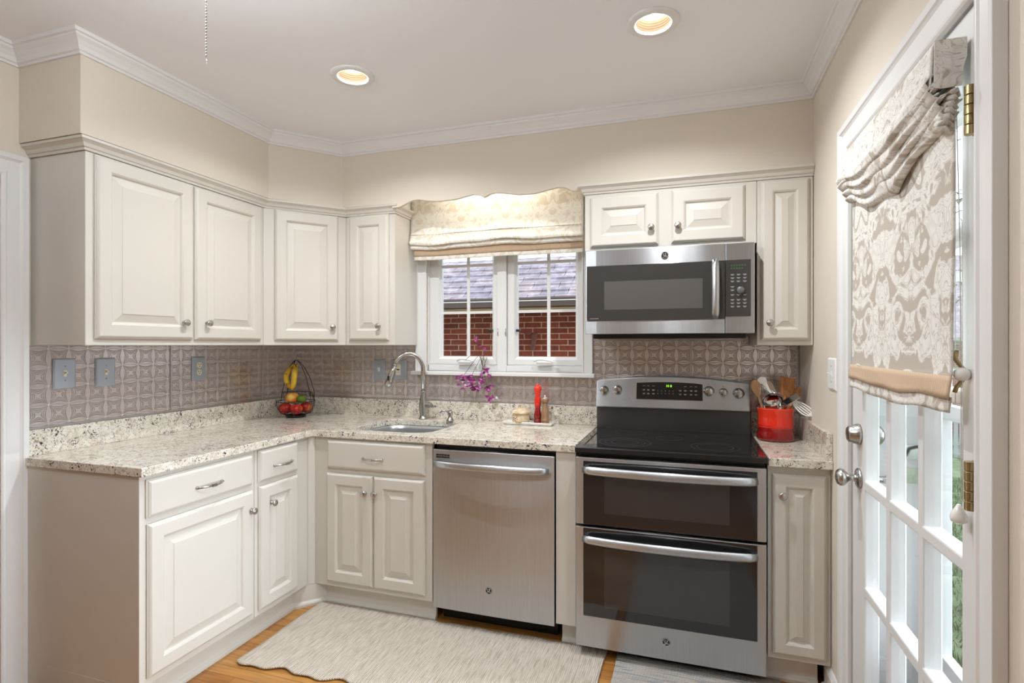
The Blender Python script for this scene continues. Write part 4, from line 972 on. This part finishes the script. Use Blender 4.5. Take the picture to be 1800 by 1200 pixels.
def paddle(l,w,th=.004,slots=0,face=Vector((.35,-1,0)),cup=0,square=0):
    def h(o,t,d):
        f=(face-d*face.dot(d)).normalized(); s=d.cross(f)
        def shape(v):
            if square: return .35+.65*min(1,v*3.2)
            return math.sin(PI*min(.5,v*.55+.12)) if v<.6 else math.sqrt(max(0,1-((v-.55)/.47)**2))
        def fn(sg):
            return lambda u,v: t+d*(l*v-.004)+s*((u-.5)*w*shape(v))+f*(sg*th/2-cup*(1-(2*u-1)**2)*math.sin(PI*v))
        if slots:
            N_=slots*2+1
            for k in range(N_):
                for (v0,v1,u0,u1) in ([(0,1,k/N_,(k+1)/N_)] if k%2==0 else [(0,.22,k/N_,(k+1)/N_),(.86,1,k/N_,(k+1)/N_)]):
                    for sg in (-1,1): o.grid(lambda u,v,sg=sg:fn(sg)(u0+(u1-u0)*u,v0+(v1-v0)*v),2,6)
        else:
            for sg in (-1,1): o.grid(fn(sg),8,14)
            for uu in (0,1): o.grid(lambda a,v,uu=uu:fn(-1+2*a)(uu,v),1,14)
            o.grid(lambda a,u:fn(-1+2*a)(u,1),1,8)
    return h
def bowl(r,face,depth=.6):
    def h(o,t,d):
        f=(face-d*face.dot(d)).normalized(); s=d.cross(f); c=t+d*r*.9
        def fn(sg):
            def g(u,v):
                th=PI*.5*v; a=2*PI*u; rr=r*math.sin(th)*(1 if sg>0 else .94); return c+d*(rr*math.cos(a))+s*(rr*math.sin(a))+f*(-r*depth*math.cos(th)*(1 if sg>0 else .94))
            return g
        for sg in (1,-1): o.grid(fn(sg),24,8)
    return h
shaft('wooden_spoon','pale wooden spoon leaning left out of the red crock','spoon',(-.02,.0,.02),(-.072,.0,.205),.005,.006,M['wood2'],paddle(.078,.046,.005,cup=.006))
shaft('ladle','large steel ladle with its bowl turned down, leaning left in the crock','ladle',(.030,-.03,.02),(.010,-.05,.205),.003,.003,M['chrome'],lambda o,t,d:bowl(.044,Vector((-.35,-.75,-.9)),.75)(o,t+Vector((-.070,-.01,-.022)),Vector((1,0,.1)).normalized()),'bowl')
shaft('serving_spoon','long steel serving spoon rising at the back left of the crock','spoon',(.045,.02,.02),(.002,.03,.205),.003,.0035,M['chrome'],lambda o,t,d:paddle(.110,.062,.0025,cup=.010)(o,t,Vector((-.62,.1,.72)).normalized()),'bowl')
shaft('wooden_turner','square ended dark wooden turner standing tallest in the crock','spatula',(.0,.03,.02),(.045,.02,.205),.006,.006,M['wood'],lambda o,t,d:paddle(.092,.072,.005,square=1)(o,t,Vector((.12,.05,.95)).normalized()),'blade')
shaft('wooden_spoon','brown wooden spoon leaning right toward the wall','spoon',(.01,.03,.02),(.065,.035,.160),.006,.006,M['wood'],lambda o,t,d:paddle(.105,.040,.006,cup=.006,face=Vector((-.4,-1,.4)))(o,t,Vector((.42,.15,.8)).normalized()),'bowl')
shaft('steel_spatula','steel spatula blade leaning right, edge on, in the crock','spatula',(.0,-.03,.02),(.012,-.045,.165),.003,.003,M['chrome'],lambda o,t,d:paddle(.095,.034,.002,square=1,face=Vector((.2,-.5,.8)))(o,t,Vector((.80,-.05,.52)).normalized()),'blade')
shaft('slotted_turner','pale slotted turner drooping right over the crock rim','spatula',(.02,-.02,.02),(.068,-.035,.165),.004,.004,M['nickel'],lambda o,t,d:paddle(.098,.056,.003,slots=4,face=Vector((.3,-1,.5)))(o,t+Vector((.004,0,.018)),Vector((.62,-.25,-.50)).normalized()),'blade',M['legend'] if False else M['porcelain'])
shaft('whisk','wire balloon whisk between the wooden and steel spoons','whisk',(-.03,.02,.02),(-.048,.015,.165),.005,.005,M['chrome'],lambda o,t,d:[o.tube([t+d*(.10*math.sin(PI*k/12)**.9 if False else .095*(1-math.cos(PI*k/6))/2)+Vector((math.cos(b),math.sin(b),0))*(.024*math.sin(PI*k/6)*(1 if k<=6 else 1)) for k in range(13)],.0008,4) for b in (0,.5,1.05,1.57,2.1,2.6)],'wires')

# ------------------------------------------------------------------ rugs
def rug(label,x0,x1,y0,y1,mat,name,amp=.006,sd=1):
    rn=random.Random(sd); ph=[rn.uniform(0,6) for _ in range(6)]
    def fn(u,v):
        x=x0+(x1-x0)*u; y=y0+(y1-y0)*v
        ey=amp*(math.sin(21*x+ph[0])+.6*math.sin(47*x+ph[1])+.7*math.sin(9*x+ph[4])); ex=amp*.5*math.sin(13*y+ph[2])
        kx=1-2*u; ky=1-2*v
        z=.0075+.0035*(math.sin(9*x+ph[3])*math.sin(7*y+ph[5])+1)*.5*(1-v)
        return (x+ex*abs(kx)**3, y+(ey*(2.2 if v<.5 else .5))*abs(ky)**4, z)
    m=MB().grid(fn,120,50); o=m.build(name,mat,None,solid=.006,merge=False); tag(o,label,'rug'); return o
rug('cream ribbed cotton rug on the floor in front of the sink and dishwasher',.675,2.168,-1.165,-.600,M['rug'],'rug',sd=3)
rug('blue and beige striped cotton rug on the floor in front of the range',2.215,2.86,-2.05,-.602,M['rug2'],'rug',amp=.003,sd=5)

# ------------------------------------------------------------------ casings, baseboards
def casing(name, y0, y1, z1, xw, s, w=.088):
    """door casing on a wall x=xw, s = direction out of the wall; opening y0..y1, top z1"""
    m = MB(); pr=[(0,0.0),(0,.012),(.006,.016),(.014,.017),(.020,.013),(.060,.014),(.066,.018),(.070,.022),(w,.024),(w,.0)]
    # up the far jamb, across, down the near jamb (mitred)
    pathc=[(y1,0),(y1,z1),(y0,z1),(y0,0)]; nrm=[(1,0),(1,1),(-1,1),(-1,0)]; rows=[]
    for (y,z),(ny,nz) in zip(pathc,nrm): rows.append([(xw+s*(t+.0005),y+ny*d,z+nz*d) for d,t in pr])
    k=len(pr); vs=[v for r in rows for v in r]; fs=[(i*k+j,(i+1)*k+j,(i+1)*k+(j+1)%k,i*k+(j+1)%k) for i in range(3) for j in range(k)]+[list(range(k)),[3*k+j for j in range(k)][::-1]]
    return struct(m.add(vs,fs).build(name,M['trim'],bevel=.001,seg=1))
casing('trim_door', -1.777,-.914,2.022,WX,-1)
casing('trim_opening', LO[0],LO[1],LO[3],0,1)
struct(MB().box(-.12,.0,LO[1]-.002,LO[1]+.0,0,LO[3]).box(-.12,0,LO[0],LO[0]+.012,0,LO[3]).box(-.12,0,LO[0],LO[1],LO[3]-.002,LO[3]).build('trim_opening_jamb',M['trim']))
# door jamb lining through the wall
struct(MB().box(WX+.001,WX+.25,DR[1]-.003,DR[1]+.012,0,2.03).box(WX+.001,WX+.25,DR[0]-.012,DR[0]+.003,0,2.03).box(WX+.001,WX+.25,DR[0],DR[1],2.027,2.042).box(WX+.05,WX+.065,DR[1]-.015,DR[1]-.003,0,2.027).build('trim_jamb',M['trim']))
struct(MB().box(WX+.001,WX+.28,DR[0],DR[1],-.02,.012).build('trim_threshold',M['nickel']))
BPf=[(0,0),(.026,0),(.026,.012),(.020,.020),(.014,.022),(.014,.085),(.010,.095),(.004,.105),(0,.108)]
struct(sweep([(WX,-.58),(WX,-.826)],BPf).build('baseboard_right',M['trim'])); struct(sweep([(WX,-1.862),(WX,YB)],BPf).build('baseboard_right_rear',M['trim']))
struct(sweep([(0,YB),(0,LO[0]-.09)],BPf).build('baseboard_left',M['trim']))

# ------------------------------------------------------------------ glazed door
e = struct(empty('door_1')); dx0,dx1 = WX+.001,WX+.042; Y0,Y1 = -1.768,-.919
GY=(-1.690,-1.050); GZ=(.26,1.905); cols=[(-1.256,-1.058),(-1.468,-1.296),(-1.682,-1.508)] if False else None
ny,nz=3,5; mw=.030; pw=(GY[1]-GY[0]-mw*(ny-1))/ny; ph_=(GZ[1]-GZ[0]-mw*(nz-1))/nz
yc=[GY[0]]; zc=[GZ[0]]; holes=[]
for i in range(ny): yc += [GY[0]+i*(pw+mw)+pw]+([GY[0]+(i+1)*(pw+mw)] if i<ny-1 else [])
for j in range(nz): zc += [GZ[0]+j*(ph_+mw)+ph_]+([GZ[0]+(j+1)*(ph_+mw)] if j<nz-1 else [])
for i in range(ny):
    for j in range(nz): holes.append((GY[0]+i*(pw+mw),GY[0]+i*(pw+mw)+pw,GZ[0]+j*(ph_+mw),GZ[0]+j*(ph_+mw)+ph_))
fr_ = slab(cells([Y0]+yc+[Y1],[.014]+zc+[2.018],holes),dx0,dx1,lambda u,v,t:(t,u,v)).build('door_leaf',M['trim'],e,bevel=.004,seg=2)
for (a,b,c,d) in holes: MB().box(dx0+.019,dx0+.023,a-.001,b+.001,c-.001,d+.001).build('pane',M['pane'],e)
for z in (.25,1.088,1.808):
    m=MB()
    for k in range(5): m.lathe([(.0088,-.047+k*.0190),(.0095,-.046+k*.0190),(.0095,-.047+k*.0190+.0170),(.0088,-.047+k*.0190+.0178)],(WX-.0115,-1.757,z),'z',20,smooth=False)
    m.box(WX-.004,WX-.0005,-1.776,-1.745,z-.047,z+.047); m.build('hinge',M['brass'],e)
def knobset(z,kind):
    if kind=='knob':
        o=MB().lathe([(.033,0),(.033,.004),(.028,.008),(.014,.010),(.011,.014),(.011,.030),(.018,.036),(.027,.046),(.028,.054),(.022,.064),(.010,.068),(0,.0685)],(WX,-.998,z),'-x',28)
    else: o=MB().lathe([(.034,0),(.034,.008),(.031,.012),(.030,.018),(.027,.020),(.026,.030),(.022,.034),(.014,.035),(.013,.033),(0,.033)],(WX,-.998,z),'-x',28); o.box(WX-.036,WX-.030,-1.000,-.996,z-.008,z+.008)
    o.build('door_knob' if kind=='knob' else 'deadbolt_turn',M['nickel'],e)
    # outside half
    o=MB().lathe([(.033,0),(.033,.004),(.028,.008),(.014,.010),(.011,.014),(.011,.030),(.018,.036),(.027,.046),(.028,.054),(.022,.064),(0,.068)] if kind=='knob' else [(.032,0),(.032,.012),(.028,.018),(.020,.024),(0,.026)],(dx1,-.998,z),'x',24); o.build('outside_knob' if kind=='knob' else 'outside_deadbolt',M['nickel'],e)
knobset(.927,'knob'); knobset(1.069,'bolt')
# storm door beyond
e = struct(empty('door_2')); sx0,sx1=3.252,3.284
m=slab(cells([-1.772,-1.705,-1.008,-.918],[.014,.40,1.132,1.175,2.10-.09,2.026],[(-1.705,-1.008,.40,1.132),(-1.705,-1.008,1.175,2.01)]),sx0,sx1,lambda u,v,t:(t,u,v)); m.build('frame',M['trim'],e,bevel=.002)
MB().box(sx0+.012,sx0+.022,-1.705,-1.008,1.262,1.286).box(sx0+.012,sx0+.022,-1.705,-1.008,1.545,1.570).box(sx0+.010,sx0+.024,-1.705,-1.008,1.665,1.715).build('glazing_bars',M['trim'],e)
MB().box(sx0+.014,sx0+.017,-1.706,-1.007,.40,1.132).build('pane',M['pane'],e); MB().box(sx0+.0245,sx0+.027,-1.706,-1.007,1.175,2.01).build('pane',M['pane'],e)
MB().tube([(sx0,-.985,1.02),(sx0-.03,-.988,1.01),(sx0-.040,-1.00,.985),(sx0-.042,-1.03,.968),(sx0-.040,-1.07,.968)],[.006,.006,.008,.009,.008],8).build('lever_handle',M['gutter'],e)
MB().box(WX+.15,WX+.20,DR[1]-.010,DR[1]-.003,.985,1.03).box(WX+.15,WX+.20,DR[1]-.010,DR[1]-.003,.905,.955).build('strike_plates',M['chrome'],e)
MB().box(WX+.205,WX+.212,DR[1]-.012,DR[1]-.003,.02,2.02).build('weatherstrip',M['black'],e)

# ------------------------------------------------------------------ roman shade on the door
e = empty('roman_shade',(0,0,0),0,'damask roman blind with ribbed tan band hanging on the glazed door','door blind')
sy0,sy1 = -1.728,-1.030
def dlayer(pts,nseg,amp,name,mat,y0=sy0,y1=sy1,sag=0):
    pr=[]
    for a,b in zip(pts,pts[1:]):
        for k in range(nseg): t=k/nseg; pr.append((a[0]+(b[0]-a[0])*t,a[1]+(b[1]-a[1])*t))
    pr.append(pts[-1]); nv=len(pr)-1; zt,zb=pts[0][1],pts[-1][1]
    def fn(u,v):
        off,z=pr[min(int(round(v*nv)),nv)]; y=y0+(y1-y0)*u; k=(zt-z)/(zt-zb+1e-6)
        return (WX-off-k*amp*.6*math.sin(19*y+4*k), y, z+k*(amp*math.sin(11*y+1)+amp*.6*math.sin(27*y))-sag*k*(1-(2*u-1)**2))
    return MB().grid(fn,60,nv).build(name,mat,e,solid=.003,merge=False)
# head board wrapped in fabric
MB().box(WX-.058,WX-.004,sy0,sy1,1.935,1.962).build('headboard',M['damask'],e,bevel=.004)
m = MB().prism([(WX-.060,1.962),(WX-.060,1.87),(WX-.050,1.866),(WX-.014,1.868),(WX-.012,1.905),(WX-.006,1.925),(WX-.006,1.962)],sy0-.004,sy0-.0005,lambda u,v,t:(u,t,v)).build('end_return',M['damask'],e)
dlayer([(.056,1.962),(.061,1.95),(.064,1.872),(.070,1.862),(.060,1.852),(.050,1.858)],5,.004,'top_fabric',M['damask'],sag=.012)
for j,(z,o_) in enumerate(((1.890,.064),(1.869,.055),(1.848,.045),(1.828,.036))):
    dlayer([(o_-.024,z+.014),(o_+.002,z+.004),(o_+.009,z-.010),(o_+.007,z-.021),(o_-.004,z-.025),(o_-.020,z-.014)],4,.004+.0015*j,'fold',M['damask'],sag=.020+.006*j)
dlayer([(.026,1.90),(.024,1.60),(.028,1.300),(.030,1.288)],6,.004,'panel_fabric',M['damask'])
dlayer([(.032,1.296),(.036,1.250)],4,.003,'band',M['band'],y0=sy0-.004,y1=sy1+.004,sag=.004)
dlayer([(.031,1.254),(.033,1.222)],4,.003,'hem',M['damask'],y0=sy0,y1=sy1,sag=.006)
# gathered pleats at the near end
m=MB()
for k in range(7):
    zz=1.862-.012*k; off=.020+.007*k
    m.tube([(WX-.016-off*.4,sy0+.05,zz+.01),(WX-.020-off*.5,sy0+.016,zz),(WX-.016-off*.45,sy0-.006,zz-.004),(WX-.012-off*.25,sy0+.004,zz-.012)],[.004,.007,.006,.004],8)
m.build('gathered_pleats',M['damask'],e,merge=False)
m=MB().tube([(WX-.010,-1.690,1.87),(WX-.010,-1.692,1.24)],.0008,5).tube([(WX-.012,-1.700,1.87),(WX-.010,-1.712,1.55),(WX-.012,-1.722,1.30),(WX-.012,-1.722,1.05)],.0009,5).tube([(WX-.012,-1.726,1.60),(WX-.012,-1.728,1.30),(WX-.012,-1.729,1.05)],.0008,5).build('lift_cords',M['cord'],e,merge=False)
MB().lathe([(.003,.034),(.006,.028),(.012,.018),(.0145,.008),(.013,.0),(.006,-.004),(0,-.004)],(WX-.018,-1.727,1.010),'z',16).build('cord_pull',M['porcelain'],m)
e = empty('cord_cleat',(WX,-1.722,1.300),0,'brass cord cleat with white porcelain knob on the door stile','cord cleat')
MB().tube([(-.018,.004,.046),(-.022,.0,.030),(-.010,0,.012),(-.008,0,0),(-.010,0,-.012),(-.020,0,-.026),(-.022,.002,-.036)],.0042,8).build('hook',M['brass'],e); MB().lathe([(.010,0),(.0125,.004),(.0145,.012),(.012,.020),(.006,.024),(0,.0245)],(0,0,0),'-x',16).build('knob',M['porcelain'],e)

# ------------------------------------------------------------------ outdoors
def gz(x,y):
    dx_=max(0,x-3.4); return -.32-.10*max(0,dx_-.5)-.03*max(0,y)
g=MB().grid(lambda u,v:((-14+50*u),(-12+50*v),gz(-14+50*u,-12+50*v)-.0),50,50).build('ground',M['lawn']); struct(g)
# cut nothing: the house stands above the lawn
rn=random.Random(11); m=MB()
def ray_pt(): 
    a=math.radians(rn.uniform(17.5,23.5)); d=rn.uniform(.7,9.5)**1.0
    return 3.1+math.sin(a)*d/math.sin(math.radians(20))*.34+.25, -1.3+d*math.cos(a)
for i in range(9000):
    x,y=ray_pt(); x+=rn.uniform(-.5,.5); 
    if x<3.42: continue
    z=gz(x,y)-.01; h=rn.uniform(.03,.08); w=rn.uniform(.003,.006)*(1+y*.15); a=rn.uniform(0,PI); lx,ly=rn.uniform(-.03,.03),rn.uniform(-.03,.03)
    c,s=math.cos(a)*w,math.sin(a)*w
    m.add([(x-c,y-s,z),(x+c,y+s,z),(x+lx,y+ly,z+h)],[(0,1,2)])
o=m.build('grass',M['blade'],merge=False); tag(o,'short green lawn grass seen through the glazed door','grass',kind='stuff')
# neighbour's brick house behind the window
BX = .735
e = empty('brick_house',(0,3.2,0),0,'red brick house with slate roof right outside the kitchen window','house')
MB().box(-9,2.5,.02,3.5,-1.2,1.742).build('wall',M['brick'],e); MB().box(-9.2,2.6,-.03,.02,1.742,1.80).box(-9.2,2.6,-.36,-.03,1.80,1.815).build('frieze_board',M['fascia'],e)
def slope(u,v):
    y=-.40+3.0*v; return (-9.3+16.1*u,y,1.885+.577*(y+.40))
rf=MB(); nr=7; yy=-.40
for k in range(nr):
    y0_,y1_=-.40+.15*k,-.40+.15*(k+1); z0_=1.885+.577*(y0_+.40); z1_=1.885+.577*(y1_+.40)
    rf.add([(-9.3,y0_,z0_+.010),(2.7,y0_,z0_+.010),(2.7,y1_+.03,z1_+.004),(-9.3,y1_+.03,z1_+.004),(-9.3,y0_,z0_-.010),(2.7,y0_,z0_-.010)],[(0,1,2,3),(4,5,1,0)])
rf.add([(-9.3,.68,2.50),(2.7,.68,2.50),(2.7,3.6,.9+1),(-9.3,3.6,1.9)],[(0,1,2,3)])
rf.build('roof',M['slate'],e,merge=False)
MB().box(-9.3,2.7,-.50,-.39,1.772,1.878).build('gutter',M['gutter'],e,bevel=.01); MB().box(-9.3,2.7,-.505,-.495,1.838,1.846).build('gutter_lip_highlight',M['whiteplastic'],e)  # pale strip paints the highlight along the brown gutter's lip
m=MB().prism([(BX,1.30),(BX+.035,1.30),(BX+.07,1.50),(BX+.02,1.50)],-.05,.019,lambda u,v,t:(u,t,v)).box(BX-.08,BX+.03,-.05,-.03,1.485,1.505); m.build('iron_bracket',M['iron'],e)
e['label']='red brick house with slate roof right outside the kitchen window'
# houses and fence beyond the door
e = empty('brick_house',(13.5,18.5,0),0,'distant brick house with grey roof seen through the door glass','house')
MB().box(-6,9,0,7,-3,1.45).build('wall',M['brick2'],e); MB().prism([(-6.4,1.45),(9.4,1.45),(7.0,4.6),(-4.0,4.6)],-.3,7.3,lambda u,v,t:(u,t+(v-1.45)*.8*(1 if t<3 else -.0),v)).build('roof',M['slate'],e); MB().box(-6.4,9.4,-.42,-.30,1.40,1.50).build('gutter',M['gutter'],e)
e = empty('picket_fence',(0,11.0,0),0,'weathered grey picket fence across the lawn seen through the door','fence')
zb=gz(8,11)-.05
for k in range(40):
    x=5.6+.105*k; zt=zb+1.12+.02*math.sin(k*2.1)
    MB().prism([(x,zb+.06),(x+.072,zb+.06),(x+.072,zt-.06),(x+.036,zt),(x,zt-.06)],0,.02,lambda u,v,t:(u,t,v)).build('picket',M['fence'],e)
MB().box(5.4,10,.021,.06,zb+.25,zb+.33).box(5.4,10,.021,.06,zb+.80,zb+.88).build('rails',M['fence'],e)
# leafy branch near the door
e = empty('tree',(4.6,3.3,gz(4.6,3.3)),0,'green leafy tree branch seen beside the door blind','tree')
m=MB().tube([(0,0,-.05),(.02,.05,1.2),(-.03,0,2.6),(.05,-.05,4.2)],[.07,.06,.05,.035],10); 
for k in range(9):
    z=1.7+.27*k; a=k*2.4; m.tube([(0,0,z),(.35*math.cos(a),.35*math.sin(a),z+.15),(.75*math.cos(a),.75*math.sin(a),z+.2)],[.018,.010,.004],6)
m.build('trunk',M['soil'],e,merge=False); m=MB()
for k in range(520):
    b=rn.randrange(9); z=1.7+.27*b; a=b*2.4; t=rn.uniform(.25,1.05); p=(.75*t*math.cos(a)+rn.uniform(-.16,.16),.75*t*math.sin(a)+rn.uniform(-.16,.16),z+.2*t+rn.uniform(-.16,.14)); leaf(m,p,(rn.uniform(-1,1),rn.uniform(-1,1),rn.uniform(-.8,.3)),.065,.032,Vector((.1,-.3,1)))
m.build('foliage',M['leaf'],e,merge=False)
